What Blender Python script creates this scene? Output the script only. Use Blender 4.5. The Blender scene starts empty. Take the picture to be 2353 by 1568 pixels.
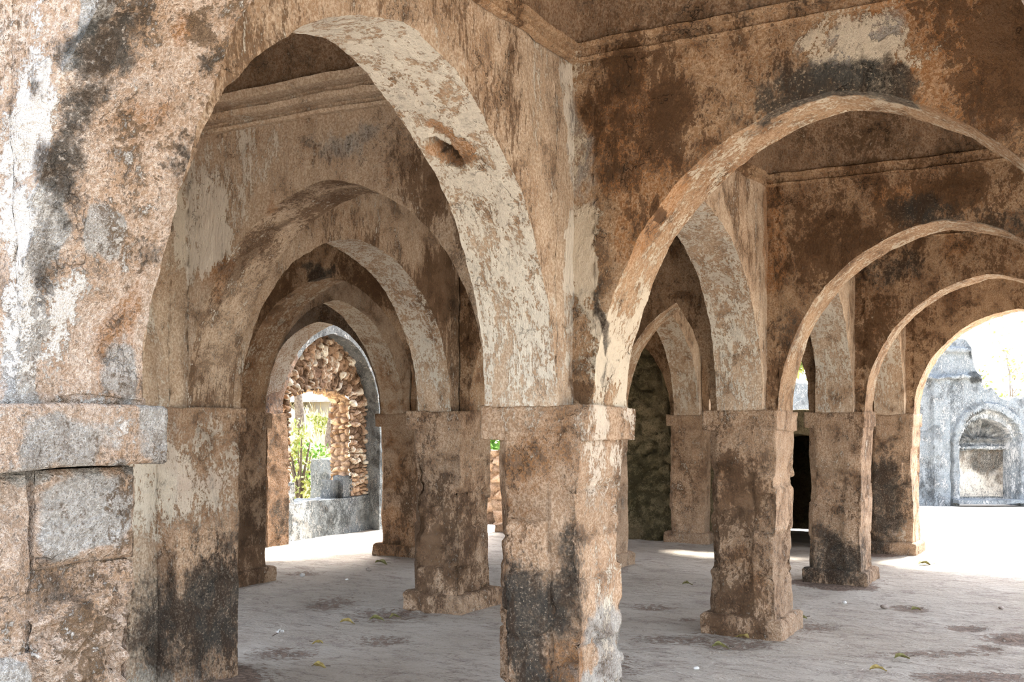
import bpy, math, random
import numpy as np
from mathutils import Vector
sc = bpy.context.scene
R = math.radians

# ------------------------------------------------------------------ camera, sky, sun, exposure
EYE = 1.6
FPX, CXP, HOR = 2490.0, 1176.5, 965.0
TH = math.atan((2600 - 1176) / 2490.0)
CT, ST = math.cos(TH), math.sin(TH)
cd = bpy.data.cameras.new('camera'); cam = bpy.data.objects.new('camera', cd); sc.collection.objects.link(cam)
cam.location = (0, 0, EYE); cam.rotation_euler = (R(90), 0, TH)
cd.sensor_width = 36; cd.lens = 36 * FPX / 2353; cd.shift_y = (HOR - 784) / 2353; cd.clip_start = .05; cd.clip_end = 500
sc.camera = cam
w = bpy.data.worlds.new('world'); sc.world = w; w.use_nodes = True
nt = w.node_tree; bg = nt.nodes['Background']
sky = nt.nodes.new('ShaderNodeTexSky'); sky.sky_type = 'NISHITA'; sky.sun_disc = False
sky.sun_elevation = R(60); sky.sun_rotation = R(-15); sky.air_density = 1.0; sky.dust_density = 2.5; sky.ozone_density = 1.0
hs = nt.nodes.new('ShaderNodeHueSaturation'); hs.inputs['Saturation'].default_value = .5
nt.links.new(sky.outputs[0], hs.inputs['Color']); nt.links.new(hs.outputs[0], bg.inputs[0]); bg.inputs[1].default_value = 0.42
sd = bpy.data.lights.new('sun', 'SUN'); sd.energy = 5.5; sd.angle = R(8); sd.color = (1, .95, .86)
sun = bpy.data.objects.new('sun', sd); sc.collection.objects.link(sun)
sun.rotation_euler = Vector((.22, .86, 1.55)).normalized().to_track_quat('Z', 'Y').to_euler()
sc.view_settings.view_transform = 'Standard'; sc.view_settings.look = 'None'
sc.view_settings.gamma = 1; sc.view_settings.use_curve_mapping = False
sc.view_settings.exposure = 2.15
sc.cycles.max_bounces = 5; sc.cycles.diffuse_bounces = 4; sc.cycles.glossy_bounces = 1
sc.cycles.transparent_max_bounces = 4; sc.cycles.use_denoising = True
sc.cycles.sample_clamp_indirect = 8; sc.cycles.use_adaptive_sampling = True; sc.cycles.adaptive_threshold = .07
sc.cycles.caustics_reflective = False; sc.cycles.caustics_refractive = False

def ray(px, py):
    x = (px - CXP) / FPX; h = (HOR - py) / FPX
    return x * CT - ST, x * ST + CT, h
def onY(px, py, Y): r = ray(px, py); t = Y / r[1]; return np.array((r[0]*t, Y, EYE + r[2]*t))
def onX(px, py, X): r = ray(px, py); t = X / r[0]; return np.array((X, r[1]*t, EYE + r[2]*t))
def onZ(px, py, Z=0.): r = ray(px, py); t = (Z - EYE) / r[2]; return np.array((r[0]*t, r[1]*t, Z))

# ------------------------------------------------------------------ numpy noise
def _h(ix, iy, iz, k):
    n = (ix.astype(np.int64)*73856093) ^ (iy.astype(np.int64)*19349663) ^ (iz.astype(np.int64)*83492791) ^ (k*2654435761)
    n = (n ^ (n >> 13)) * 1274126177 & 0xffffffff
    n = (n ^ (n >> 16)) * 2246822519 & 0xffffffff
    return ((n ^ (n >> 13)) & 0xffffff) / 16777215.0
def vnoise(P, s, k=0):
    Q = P / s; I = np.floor(Q).astype(np.int64); F = Q - I; F = F*F*F*(F*(F*6-15)+10)
    r = 0
    for a in (0, 1):
        wa = F[:, 0] if a else 1-F[:, 0]
        for b in (0, 1):
            wb = F[:, 1] if b else 1-F[:, 1]
            for c in (0, 1):
                wc = F[:, 2] if c else 1-F[:, 2]
                r = r + wa*wb*wc*_h(I[:, 0]+a, I[:, 1]+b, I[:, 2]+c, k)
    return r*2-1
def fbm(P, s, o=3, k=0):
    r = 0; a = 1.; t = 0
    for i in range(o):
        r = r + a*vnoise(P, s, k+i*7); t += a; a *= .55; s *= .47
    return r/t*1.5
def sstep(a, b, x): t = np.clip((x-a)/(b-a), 0, 1); return t*t*(3-2*t)
def worley2(u, v, s, sv=None, k=0, jit=.85):
    sv = sv or s
    U = u/s; V = v/sv; iu = np.floor(U).astype(np.int64); iv = np.floor(V).astype(np.int64); z = np.zeros_like(iu)
    d1 = np.full(U.shape, 9.); d2 = np.full(U.shape, 9.); idr = np.zeros(U.shape)
    for a in (-1, 0, 1):
        for b in (-1, 0, 1):
            cx = iu+a+.5+jit*(_h(iu+a, iv+b, z, k)-.5); cy = iv+b+.5+jit*(_h(iu+a, iv+b, z, k+1)-.5)
            d = np.hypot(U-cx, V-cy); rid = _h(iu+a, iv+b, z, k+2)
            n = d < d1
            d2 = np.where(n, d1, np.minimum(d2, d)); idr = np.where(n, rid, idr); d1 = np.where(n, d, d1)
    return d1, d2, idr

# ------------------------------------------------------------------ stains: (centre, radii, channel, strength); channels 0 black mould (and painted shadow on the front arch), 1 pale lime, 2 ochre, 3 brown grime
STAINS = []
def stain(c, r, ch, s): STAINS.append((np.array(c, float), np.array(r, float), ch, s))
def stY(px, py, Y, rx, rz, ch, s, ry=.12): stain(onY(px, py, Y), (rx, ry, rz), ch, s)
def stX(px, py, X, ry, rz, ch, s, rx=.12): stain(onX(px, py, X), (rx, ry, rz), ch, s)
def stain_values(P):
    A = np.zeros((len(P), 5))
    P = P+np.stack([fbm(P, .22, 3, k)*.075 for k in (61, 62, 63)], 1)
    for c, r, ch, s in STAINS:
        m = np.all(np.abs(P-c) < r*1.0, axis=1)
        if m.any():
            d = (((P[m]-c)/r)**2).sum(1)
            A[m, ch] += s*np.clip(1-d, 0, 1)**.7
    return A

# ------------------------------------------------------------------ mesh building
class MB:
    def __init__(s): s.P = []; s.F = []; s.N = []; s.T = []; s.n = 0; s.C = []
    def grid(s, P, N=None, tint=None, flip=False, chan=None, wrap=False):
        nu, nv = P.shape[:2]
        idx = np.arange(nu*nv).reshape(nu, nv) + s.n
        if wrap: idx = np.vstack([idx, idx[:1]])
        f = np.stack([idx[:-1, :-1], idx[1:, :-1], idx[1:, 1:], idx[:-1, 1:]], -1).reshape(-1, 4)
        if flip: f = f[:, ::-1]
        s.P.append(P.reshape(-1, 3)); s.F.append(f); s.n += nu*nv
        s.N.append(np.zeros((nu*nv, 3)) if N is None else np.broadcast_to(N, P.shape).reshape(-1, 3))
        s.T.append(np.full(nu*nv, .5) if tint is None else np.broadcast_to(tint, (nu, nv)).reshape(-1))
        s.C.append(np.zeros((nu*nv, 4)) if chan is None else chan.reshape(-1, 4))
    def quad(s, a, b, c, d, res, **k):
        a, b, c, d = [np.array(x, float) for x in (a, b, c, d)]
        nu = max(1, int(round(np.linalg.norm(b-a)/res)))+1; nv = max(1, int(round(np.linalg.norm(d-a)/res)))+1
        u = np.linspace(0, 1, nu)[:, None, None]; v = np.linspace(0, 1, nv)[None, :, None]
        s.grid((a*(1-u)+b*u)*(1-v)+(d*(1-u)+c*u)*v, **k)
    def box(s, x0, x1, y0, y1, z0, z1, res, sides='xXyYzZ', **k):
        v = lambda x, y, z: (x, y, z)
        if 'y' in sides: s.quad(v(x0,y0,z0), v(x1,y0,z0), v(x1,y0,z1), v(x0,y0,z1), res, **k)
        if 'Y' in sides: s.quad(v(x1,y1,z0), v(x0,y1,z0), v(x0,y1,z1), v(x1,y1,z1), res, **k)
        if 'X' in sides: s.quad(v(x1,y0,z0), v(x1,y1,z0), v(x1,y1,z1), v(x1,y0,z1), res, **k)
        if 'x' in sides: s.quad(v(x0,y1,z0), v(x0,y0,z0), v(x0,y0,z1), v(x0,y1,z1), res, **k)
        if 'Z' in sides: s.quad(v(x0,y0,z1), v(x1,y0,z1), v(x1,y1,z1), v(x0,y1,z1), res, **k)
        if 'z' in sides: s.quad(v(x0,y1,z0), v(x1,y1,z0), v(x1,y0,z0), v(x0,y0,z0), res, **k)
    def build(s, name, mat, parent=None, amp=1., rough=0., local=None, smooth=True, keep=None, wob=1.):
        P = np.concatenate(s.P); F = np.concatenate(s.F); T = np.concatenate(s.T); C = np.concatenate(s.C)
        W = P
        if amp > 0:
            D = np.stack([fbm(W, .55, 2, k)*.011*wob + fbm(W, .13, 2, k+31)*.0055 + fbm(W, .035, 2, k+57)*.0028 for k in (1, 101, 201)], 1)*amp
            if rough > 0:
                D += np.stack([fbm(W, .3, 4, k)*.03 for k in (301, 401, 501)], 1)*rough
            if keep is not None: D *= keep(P)[:, None]
            P = P+D
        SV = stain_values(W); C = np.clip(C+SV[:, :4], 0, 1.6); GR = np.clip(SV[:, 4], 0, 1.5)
        me = bpy.data.meshes.new(name)
        loc = np.array(local if local is not None else (0, 0, 0), float)
        me.vertices.add(len(P)); me.vertices.foreach_set('co', (P-loc).astype(np.float32).ravel())
        me.loops.add(F.size); me.loops.foreach_set('vertex_index', F.astype(np.int32).ravel())
        me.polygons.add(len(F)); me.polygons.foreach_set('loop_start', np.arange(0, F.size, 4, dtype=np.int32))
        me.polygons.foreach_set('loop_total', np.full(len(F), 4, dtype=np.int32))
        me.polygons.foreach_set('use_smooth', np.full(len(F), smooth))
        a = me.color_attributes.new('stain', 'FLOAT_COLOR', 'POINT'); a.data.foreach_set('color', C.astype(np.float32).ravel())
        g_ = me.attributes.new('grey', 'FLOAT', 'POINT'); g_.data.foreach_set('value', GR.astype(np.float32))
        t = me.attributes.new('tint', 'FLOAT', 'POINT'); t.data.foreach_set('value', T.astype(np.float32))
        me.update(calc_edges=True); me.validate()
        if mat: me.materials.append(mat)
        o = bpy.data.objects.new(name, me); sc.collection.objects.link(o)
        if parent is not None: o.parent = parent
        if parent is None and local is not None: o.location = local
        return o
def tag(o, label=None, cat=None, group=None, kind=None):
    if label: o['label'] = label
    if cat: o['category'] = cat
    if group: o['group'] = group
    if kind: o['kind'] = kind
    return o
def empty(name, loc):
    o = bpy.data.objects.new(name, None); sc.collection.objects.link(o); o.location = loc; o.empty_display_size = .2
    return o

# ------------------------------------------------------------------ materials
class NT:
    def __init__(s, name):
        s.m = bpy.data.materials.new(name); s.m.use_nodes = True; s.t = s.m.node_tree; s.b = s.t.nodes['Principled BSDF']
        s.b.inputs['Roughness'].default_value = .92
        if 'Specular IOR Level' in s.b.inputs: s.b.inputs['Specular IOR Level'].default_value = .15
        g = s.t.nodes.new('ShaderNodeNewGeometry'); s.pos = g.outputs['Position']
    def L(s, a, b): s.t.links.new(a, b)
    def inp(s, sock, v):
        if hasattr(v, 'is_linked'): s.L(v, sock)
        elif isinstance(v, (tuple, list)) and sock.type == 'RGBA' and len(v) == 3: sock.default_value = (*v, 1)
        else: sock.default_value = v
    def noise(s, scale, detail=4, rough=.6, vec=None, dist=0, col=False):
        n = s.t.nodes.new('ShaderNodeTexNoise'); s.L(vec if vec is not None else s.pos, n.inputs['Vector'])
        n.inputs['Scale'].default_value = scale; n.inputs['Detail'].default_value = detail
        n.inputs['Roughness'].default_value = rough; n.inputs['Distortion'].default_value = dist
        return n.outputs['Color' if col else 'Fac']
    def vor(s, scale, feature='F1', vec=None, out='Distance', rnd=1.):
        n = s.t.nodes.new('ShaderNodeTexVoronoi'); n.feature = feature; s.L(vec if vec is not None else s.pos, n.inputs['Vector'])
        n.inputs['Scale'].default_value = scale; n.inputs['Randomness'].default_value = rnd
        return n.outputs[out]
    def math(s, op, a, b=0., c=0.):
        n = s.t.nodes.new('ShaderNodeMath'); n.operation = op
        s.inp(n.inputs[0], a); s.inp(n.inputs[1], b); s.inp(n.inputs[2], c); return n.outputs[0]
    def add(s, a, b): return s.math('ADD', a, b)
    def mul(s, a, b): return s.math('MULTIPLY', a, b)
    def ss(s, x, a, b, lo=0., hi=1.):
        n = s.t.nodes.new('ShaderNodeMapRange'); n.interpolation_type = 'SMOOTHSTEP'
        s.inp(n.inputs['Value'], x); n.inputs['From Min'].default_value = a; n.inputs['From Max'].default_value = b
        n.inputs['To Min'].default_value = lo; n.inputs['To Max'].default_value = hi; return n.outputs[0]
    def mix(s, f, a, b, mode='MIX'):
        n = s.t.nodes.new('ShaderNodeMix'); n.data_type = 'RGBA'; n.blend_type = mode
        s.inp(n.inputs[0], f); s.inp(n.inputs[6], a); s.inp(n.inputs[7], b); return n.outputs[2]
    def scale(s, v3):
        n = s.t.nodes.new('ShaderNodeMapping'); s.L(s.pos, n.inputs[0]); n.inputs['Scale'].default_value = v3; return n.outputs[0]
    def attr(s, name, out='Fac'):
        n = s.t.nodes.new('ShaderNodeAttribute'); n.attribute_name = name; return n.outputs[out]
    def fin(s, col, height=None, dist=.02, strength=1.):
        s.inp(s.b.inputs['Base Color'], col)
        if height is not None:
            b = s.t.nodes.new('ShaderNodeBump'); b.inputs['Distance'].default_value = dist; b.inputs['Strength'].default_value = strength
            s.L(height, b.inputs['Height']); s.L(b.outputs[0], s.b.inputs['Normal'])
        return s.m

def stone(name, base, base2, pale, brown, dark=0., light=0., stretch=.6, crack=.3, bump=.02, tintamt=.25, ochre=0., greyk=0., grey=(.36,.385,.375), mould=(.04,.039,.034)):
    s = NT(name)
    vec = s.scale((1, 1, stretch))
    big = s.noise(1.0, 3, .6)
    med = s.noise(4.5, 5, .66, None, .4)
    med2 = s.noise(8., 4, .72, vec, .5)
    f1 = s.noise(40, 4, .8, vec)
    f2 = s.noise(78, 2, .74)
    sep = s.t.nodes.new('ShaderNodeSeparateColor'); at = s.t.nodes.new('ShaderNodeAttribute'); at.attribute_name = 'stain'
    s.L(at.outputs['Color'], sep.inputs[0]); aM, aP, aO = sep.outputs; aB = at.outputs['Alpha']
    t = s.attr('tint')
    def dens(fine, *terms):
        v = fine
        for a_, k_, c_ in terms: v = s.add(v, s.math('MULTIPLY_ADD', a_, k_, c_))
        return v
    aG = s.attr('grey')
    col = s.mix(s.ss(s.add(s.mul(big, .7), s.mul(med, .6)), .52, .78), base, base2)
    # ochre wash
    fo = s.ss(dens(s.mul(f1, .25), (aO, .55, 0.), (med, .9, 0.), (big, .5, 0.)), .93-ochre, 1.15-ochre)
    col = s.mix(s.mul(fo, .85), col, (.35, .165, .062))
    # grey lichen or cement skin
    fg = s.ss(dens(s.mul(f1, .3), (aG, .7, 0.), (med, .9, -.1)), .62-greyk, .86-greyk)
    col = s.mix(s.mul(fg, .8), col, grey)
    # grain: fine pale and brown salt-and-pepper
    col = s.mix(.72, col, s.mix(s.ss(s.add(s.mul(f2, .6), s.mul(f1, .4)), .43, .57), s.mix(.55, col, brown), s.mix(.42, col, pale)))
    fa = s.ss(dens(f1, (med2, .7, -.35), (aP, -.12, 0.)), .50-dark, .64-dark)
    col = s.mix(s.mul(fa, .52), col, s.mix(.5, col, brown))
    # brown weathering: speckles whose density varies
    fb = s.ss(dens(f1, (med2, 1.0, -.5), (big, .9, -.45), (aB, .30, 0.), (aP, -.2, 0.)), .61-dark, .70-dark)
    col = s.mix(s.mul(fb, .82), col, brown)
    fb2 = s.ss(dens(f2, (med, 1.3, -.65), (aB, .20, 0.)), .66-dark, .74-dark)
    col = s.mix(s.mul(fb2, .65), col, (brown[0]*.62, brown[1]*.60, brown[2]*.60))
    # pale lime crust
    fp = s.ss(dens(s.mul(f1, .8), (med2, .8, 0.), (f2, .3, 0.), (aP, .30, 0.), (aO, -.22, 0.), (aB, -.1, 0.)), 1.09-light, 1.18-light)
    col = s.mix(s.mul(fp, .85), col, pale)
    col = s.mix(tintamt, col, s.mix(t, (.0, .0, .0), (1, 1, 1)), 'OVERLAY')
    # mould; also carries the shadow painted on the front arch soffit
    fm = s.ss(dens(s.mul(f1, 1.1), (aM, .40, 0.), (med, .9, -.45), (med2, .9, -.45)), .66, 1.14)
    mc = s.mix(s.mul(s.ss(f2, .58, .70), .7), mould, (pale[0]*.75, pale[1]*.72, pale[2]*.68))
    fm = s.mul(fm, s.ss(s.add(s.mul(f1, .65), s.mul(f2, .35)), .42, .58, .98, .82))
    mc = s.mix(s.mul(s.ss(med2, .45, .6), .55), mc, (brown[0]*.5, brown[1]*.47, brown[2]*.45))
    col = s.mix(fm, col, mc)
    h = s.add(s.mul(med2, .9), s.add(s.mul(f1, .75), s.add(s.mul(fb, -.18), s.mul(fp, .12))))
    if crack > 0:
        wv = s.t.nodes.new('ShaderNodeVectorMath'); wv.operation = 'ADD'
        n3 = s.noise(2.5, 5, .65, None, 0, True); sc3 = s.t.nodes.new('ShaderNodeVectorMath'); sc3.operation = 'SCALE'
        s.L(n3, sc3.inputs[0]); sc3.inputs['Scale'].default_value = .9
        s.L(s.pos, wv.inputs[0]); s.L(sc3.outputs[0], wv.inputs[1])
        v = s.vor(1.7, 'DISTANCE_TO_EDGE', wv.outputs[0])
        fc = s.mul(s.ss(v, .009, .002), s.ss(med, .5, .62))
        col = s.mix(s.mul(fc, crack), col, (.03, .022, .016)); h = s.add(h, s.mul(fc, -.4))
    return s.fin(col, h, bump, 1.)

PALE = (.66, .60, .52)
M = {}
M['plaster'] = stone('weathered_plaster', (.53,.40,.28), (.43,.285,.175), (.66,.59,.48), (.14,.082,.045), dark=.0, light=.03, bump=.018)
M['spandrel'] = stone('brown_plaster', (.40,.25,.14), (.27,.15,.076), (.54,.46,.35), (.10,.053,.025), dark=.075, light=-.04, bump=.022, crack=.7, ochre=.06)
M['spandrel_x'] = stone('streaked_plaster', (.50,.37,.255), (.39,.255,.155), (.60,.54,.45), (.13,.077,.042), dark=.05, light=.02, stretch=.3, bump=.02)
M['pier'] = stone('pier_stone', (.46,.30,.185), (.35,.205,.115), (.63,.53,.42), (.11,.062,.033), dark=.06, light=.025, bump=.03, crack=.15, tintamt=.45, ochre=.03)
M['facade'] = stone('coral_rubble', (.50,.38,.29), (.44,.285,.175), (.64,.59,.53), (.13,.082,.045), dark=.045, light=.04, stretch=1, bump=.06, crack=.4, tintamt=.35, greyk=.06, ochre=.05)
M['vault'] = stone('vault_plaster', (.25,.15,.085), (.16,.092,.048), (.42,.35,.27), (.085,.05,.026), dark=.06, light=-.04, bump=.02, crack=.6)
M['bluegrey'] = stone('grey_lichen_stone', (.17,.20,.215), (.24,.265,.275), (.60,.60,.58), (.055,.065,.072), dark=.07, light=.075, stretch=.5, bump=.04, crack=.2, ochre=-.2)
M['rubble'] = stone('rubble_stone', (.55,.385,.265), (.43,.27,.165), (.70,.60,.49), (.16,.095,.05), dark=-.02, light=.0, stretch=1, bump=.02, crack=0, tintamt=.95)
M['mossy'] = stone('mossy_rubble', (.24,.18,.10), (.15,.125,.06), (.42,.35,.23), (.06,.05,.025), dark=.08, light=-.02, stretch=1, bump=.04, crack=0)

def floor_mat():
    s = NT('dusty_floor')
    big = s.noise(.55, 4, .6); med = s.noise(3.2, 7, .62, None, .6); fine = s.noise(32, 5, .75); st = s.noise(6., 6, .72, s.scale((.55, 1.5, 1)), .9); g2 = s.noise(85, 3, .7)
    col = s.mix(s.ss(big, .4, .62), (.45, .39, .315), (.52, .465, .39))
    col = s.mix(s.mul(s.ss(st, .48, .64), .55), col, (.27, .205, .16))
    col = s.mix(s.mul(s.ss(s.add(s.mul(med, .7), s.mul(fine, .3)), .52, .62), .6), col, (.25, .19, .155))
    col = s.mix(s.mul(s.ss(s.add(s.mul(fine, .8), s.mul(st, .3)), .60, .68), .65), col, (.17, .13, .105))
    col = s.mix(s.mul(s.ss(g2, .44, .62), .35), col, (.60, .55, .49))
    sep = s.t.nodes.new('ShaderNodeSeparateColor'); at = s.t.nodes.new('ShaderNodeAttribute'); at.attribute_name = 'stain'
    s.L(at.outputs['Color'], sep.inputs[0])
    f = s.ss(s.add(s.mul(sep.outputs[0], .34), s.add(s.mul(s.noise(16, 5, .75), .7), s.mul(fine, .3))), .62, .72)
    col = s.mix(s.mul(f, .85), col, s.mix(s.ss(fine, .42, .6), (.10, .062, .045), (.30, .21, .155)))
    h = s.add(s.mul(med, .9), s.add(s.mul(fine, .35), s.add(s.mul(st, .9), s.mul(f, -.25))))
    return s.fin(col, h, .045, 1.)
M['floor'] = floor_mat()
def simple(name, c, c2=None, sc_=8, bump=0, rough=.9):
    s = NT(name); s.b.inputs['Roughness'].default_value = rough
    n = s.noise(sc_, 4); return s.fin(s.mix(s.ss(n, .35, .65), c, c2 or tuple(x*.7 for x in c)), n if bump else None, bump or .01)
M['sand'] = simple('courtyard_sand', (.62,.57,.50), (.52,.46,.39), 3, .02)
M['straw'] = simple('dry_grass_ground', (.60,.50,.34), (.42,.36,.2), 5, .05)
M['leaf'] = simple('green_leaf', (.14,.26,.045), (.07,.16,.03), 9)
M['leaf2'] = simple('pale_leaf', (.30,.34,.10), (.2,.22,.07), 9)
M['bark'] = simple('grey_bark', (.16,.13,.10), (.08,.06,.05), 20, .02)
M['dryleaf'] = simple('dry_leaf_yellow', (.42,.33,.12), (.26,.19,.07), 40, 0, .6)
M['dryleaf2'] = simple('dry_leaf_olive', (.24,.24,.09), (.15,.12,.05), 40, 0, .6)
M['stem'] = simple('leaf_stem', (.07,.045,.03))
M['tin'] = simple('grey_roof', (.28,.27,.27))
M['white'] = simple('white_petal', (.75,.74,.70))
M['pebble'] = simple('pebble', (.42,.36,.31), (.25,.2,.17), 30)

# ------------------------------------------------------------------ stains of the photograph, at their places on walls
YR1 = 4.66
stY(1850, 205, YR1, .26, .15, 0, 1.6); stY(1770, 250, YR1, .20, .12, 0, 1.4); stY(1990, 205, YR1, .24, .10, 0, 1.5); stY(1890, 180, YR1, .14, .10, 0, .7); stY(2060, 220, YR1, .12, .08, 0, 1.0)
stY(1450, 250, YR1, .34, .40, 3, 1.0); stY(1420, 300, YR1, .25, .4, 2, .8); stY(1430, 180, YR1, .16, .14, 0, .2); stY(1580, 260, YR1, .2, .2, 3, .5)
stY(1325, 260, YR1, .12, .42, 1, 1.0); stY(1325, 330, YR1, .1, .5, 4, .5); stY(1330, 580, YR1, .12, .26, 1, 1.5); stY(1350, 680, YR1, .05, .2, 1, .4)
stY(1385, 640, YR1, .05, .2, 3, .8); stY(1380, 800, YR1, .05, .2, 0, .55); stY(1310, 850, YR1, .06, .12, 0, .35)
stY(1960, 100, YR1, .25, .14, 1, 1.5); stY(1960, 120, YR1, .25, .14, 4, .7); stY(2080, 170, YR1, .3, .14, 1, 1.0); stY(2180, 190, YR1, .25, .25, 2, .6); stY(2080, 60, YR1, .4, .1, 2, .5)
stY(2320, 150, YR1, .2, .4, 3, .6); stY(1600, 120, YR1, .4, .1, 2, .4); stY(1500, 480, YR1, .25, .2, 2, .7); stY(1450, 560, YR1, .1, .14, 2, .9)
stY(1720, 25, 4.62, .15, .07, 0, .9); stY(1870, 10, 4.62, .2, .06, 0, .8); stY(1560, 60, 4.65, .1, .05, 0, .4)
Y2 = 7.83
stY(1770, 560, Y2, .12, .5, 2, .95); stY(1900, 560, Y2, .4, .4, 3, .6); stY(2120, 480, Y2, .32, .16, 0, 1.4); stY(2270, 530, Y2, .45, .16, 0, 1.1); stY(2210, 430, Y2, .25, .16, 3, .7)
stY(2080, 440, Y2, .25, .1, 2, .9); stY(1810, 770, Y2, .12, .22, 0, .55); stY(1850, 800, Y2, .08, .2, 0, .4)
Y3 = 10.7
stY(2050, 620, Y3, .35, .2, 0, 1.2); stY(2200, 560, Y3, .15, .25, 2, .6); stY(2120, 560, Y3, .3, .2, 3, .4); stY(1980, 800, Y3, .12, .3, 3, .5)
stY(1475, 487, YR1, .05, .05, 3, 2.2); stY(1373, 770, YR1, .035, .28, 0, 1.7); stY(1320, 900, YR1, .1, .08, 3, 1.2)
stain((-5.05, 4.5, 1.2), (.22, .2, .42), 1, .9); stY(1330, 700, YR1, .06, .1, 0, .8)
stY(740, 630, 7.67, .2, .16, 0, 1.7); stY(860, 630, 7.67, .5, .35, 3, .9); stY(640, 700, 7.67, .3, .3, 3, .7); stY(1000, 420, YR1, .15, .3, 3, .5); stY(1060, 650, YR1, .12, .4, 3, .5)
stX(1010, 640, -4.91, .4, .4, 3, .6); stX(1040, 700, -4.91, .2, .3, 0, .5)
# second arch wall (behind the left arch)
stY(820, 330, YR1, .5, .14, 3, .5); stY(980, 400, YR1, .2, .3, 3, .35); stY(620, 480, YR1, .12, .12, 2, .7); stY(800, 400, YR1, .4, .06, 2, .5); stY(800, 320, YR1, .4, .14, 4, .45)
stY(470, 500, YR1, .34, .42, 1, 1.3); stY(520, 600, YR1, .2, .2, 1, .6); stY(500, 650, YR1, .22, .14, 2, .9); stY(600, 330, YR1, .25, .25, 1, .5)
# left arch: soffit and face
for a in ((1000, 100, .14, .07), (1065, 165, .05, .09)): stX(a[0], a[1], -2.32, a[2], a[3], 1, .3)
stX(1190, 230, -2.32, .12, .5, 3, .5); stX(1240, 300, -2.32, .05, .5, 1, .3)
# centre pillar
stain((-2.52, 4.5, .40), (.24, .14, .66), 0, 1.35); stain((-2.5, 4.5, .72), (.24, .14, .3), 0, .8); stain((-2.27, 4.5, .80), (.12, .15, .3), 0, 1.1); stain((-2.2, 4.8, .3), (.1, .4, .5), 4, .9); stain((-2.3, 4.5, 1.0), (.1, .1, .22), 0, .5)
stain((-2.27, 4.5, .30), (.13, .1, .28), 2, 1.0); stain((-2.45, 4.5, 1.35), (.25, .2, .4), 2, .45); stain((-2.5, 4.5, 1.7), (.2, .2, .35), 1, .4)
stain((-2.24, 4.9, 1.5), (.1, .5, .5), 1, .75); stain((-2.24, 4.8, 2.1), (.15, .5, .6), 1, .8); stain((-2.24, 4.8, .75), (.08, .3, .3), 1, .5)
# second pillar at left
stain((-4.95, 4.7, .30), (.4, .6, .50), 0, 1.25); stain((-4.8, 4.9, .65), (.2, .35, .5), 0, 1.0); stain((-5.0, 4.5, .5), (.2, .3, .3), 0, .4); stain((-5.0, 4.5, .02), (.5, .5, .14), 1, .7)
stain((-4.85, 4.75, 1.25), (.2, .4, .4), 1, .6); stain((-4.83, 4.85, 2.1), (.3, .4, .6), 1, .25)
# right hand row
stain((-2.6, 7.7, .5), (.35, .3, .9), 3, .5); stain((-2.5, 7.7, .5), (.2, .2, .25), 2, .5); stain((-2.45, 7.7, 1.1), (.3, .2, .3), 3, .6)
stain((-2.5, 10.6, .15), (.5, .35, .45), 0, 1.4); stain((-2.4, 10.6, .6), (.3, .3, .5), 0, .4); stain((-2.5, 13.4, .85), (.4, .4, .6), 0, 1.3); stain((-2.6, 13.4, .2), (.25, .4, .8), 0, 1.1); stain((-2.45, 13.4, .3), (.2, .2, .2), 1, .6)
stain((-5.1, 7.6, .5), (.4, .4, .8), 3, .6); stain((-5.0, 7.6, 1.3), (.3, .3, .4), 0, .2)
stain((-7.6, 7.8, .5), (.5, .5, .8), 3, .7); stain((-7.5, 7.8, .4), (.3, .3, .3), 0, .35)
stain((-7.5, 10.4, .25), (.4, .4, .35), 2, 1.0); stain((-7.5, 10.4, 1.6), (.4, .4, 1.5), 2, .45)
# front pier and front arch: soffit at Y 1.6-1.97, outer face at Y 1.57
for px, py, rx, rz, s_ in ((215, 60, .05, .16, 1.2), (165, 200, .05, .14, 1.2), (115, 370, .05, .14, 1.2), (75, 540, .05, .14, 1.1), (45, 800, .045, .2, .9), (25, 950, .1, .1, .5)):
    stY(px, py, 1.57, rx, rz, 4, s_, .10)
for px, py, rx, rz, s_ in ((60, 150, .1, .2, .6), (20, 400, .1, .25, .7), (40, 650, .06, .2, .4)): stY(px, py, 1.57, rx, rz, 1, s_*1.8, .10)
stain((-2.0, 1.645, 2.36), (.2, .07, .2), 0, 1.15); stain((-2.07, 1.645, 2.22), (.15, .06, .2), 0, 1.0); stain((-2.14, 1.64, 2.05), (.12, .05, .22), 0, .8)  # soffit's near edge: grime plus a shadow band painted into the colour
stain((-1.93, 1.66, 2.45), (.1, .06, .08), 0, .7)  # upper end of the same painted shadow band
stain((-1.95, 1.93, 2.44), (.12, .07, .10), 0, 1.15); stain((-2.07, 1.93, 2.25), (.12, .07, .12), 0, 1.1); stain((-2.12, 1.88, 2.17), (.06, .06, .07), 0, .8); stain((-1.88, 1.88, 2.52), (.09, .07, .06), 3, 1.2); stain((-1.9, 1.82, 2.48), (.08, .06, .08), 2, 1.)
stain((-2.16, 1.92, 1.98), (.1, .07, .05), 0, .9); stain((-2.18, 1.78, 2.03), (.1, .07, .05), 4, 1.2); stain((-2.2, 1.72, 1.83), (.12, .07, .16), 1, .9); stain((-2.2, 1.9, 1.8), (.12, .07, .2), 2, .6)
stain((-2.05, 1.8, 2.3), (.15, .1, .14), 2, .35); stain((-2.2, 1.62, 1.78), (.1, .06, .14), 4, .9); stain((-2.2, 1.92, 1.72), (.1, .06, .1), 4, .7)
stain((-1.9, 1.645, 2.5), (.2, .08, .12), 0, .9); stain((-2.2, 1.5, 2.2), (.5, .09, .9), 1, .35)  # first entry continues the painted shadow band towards the crown
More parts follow.
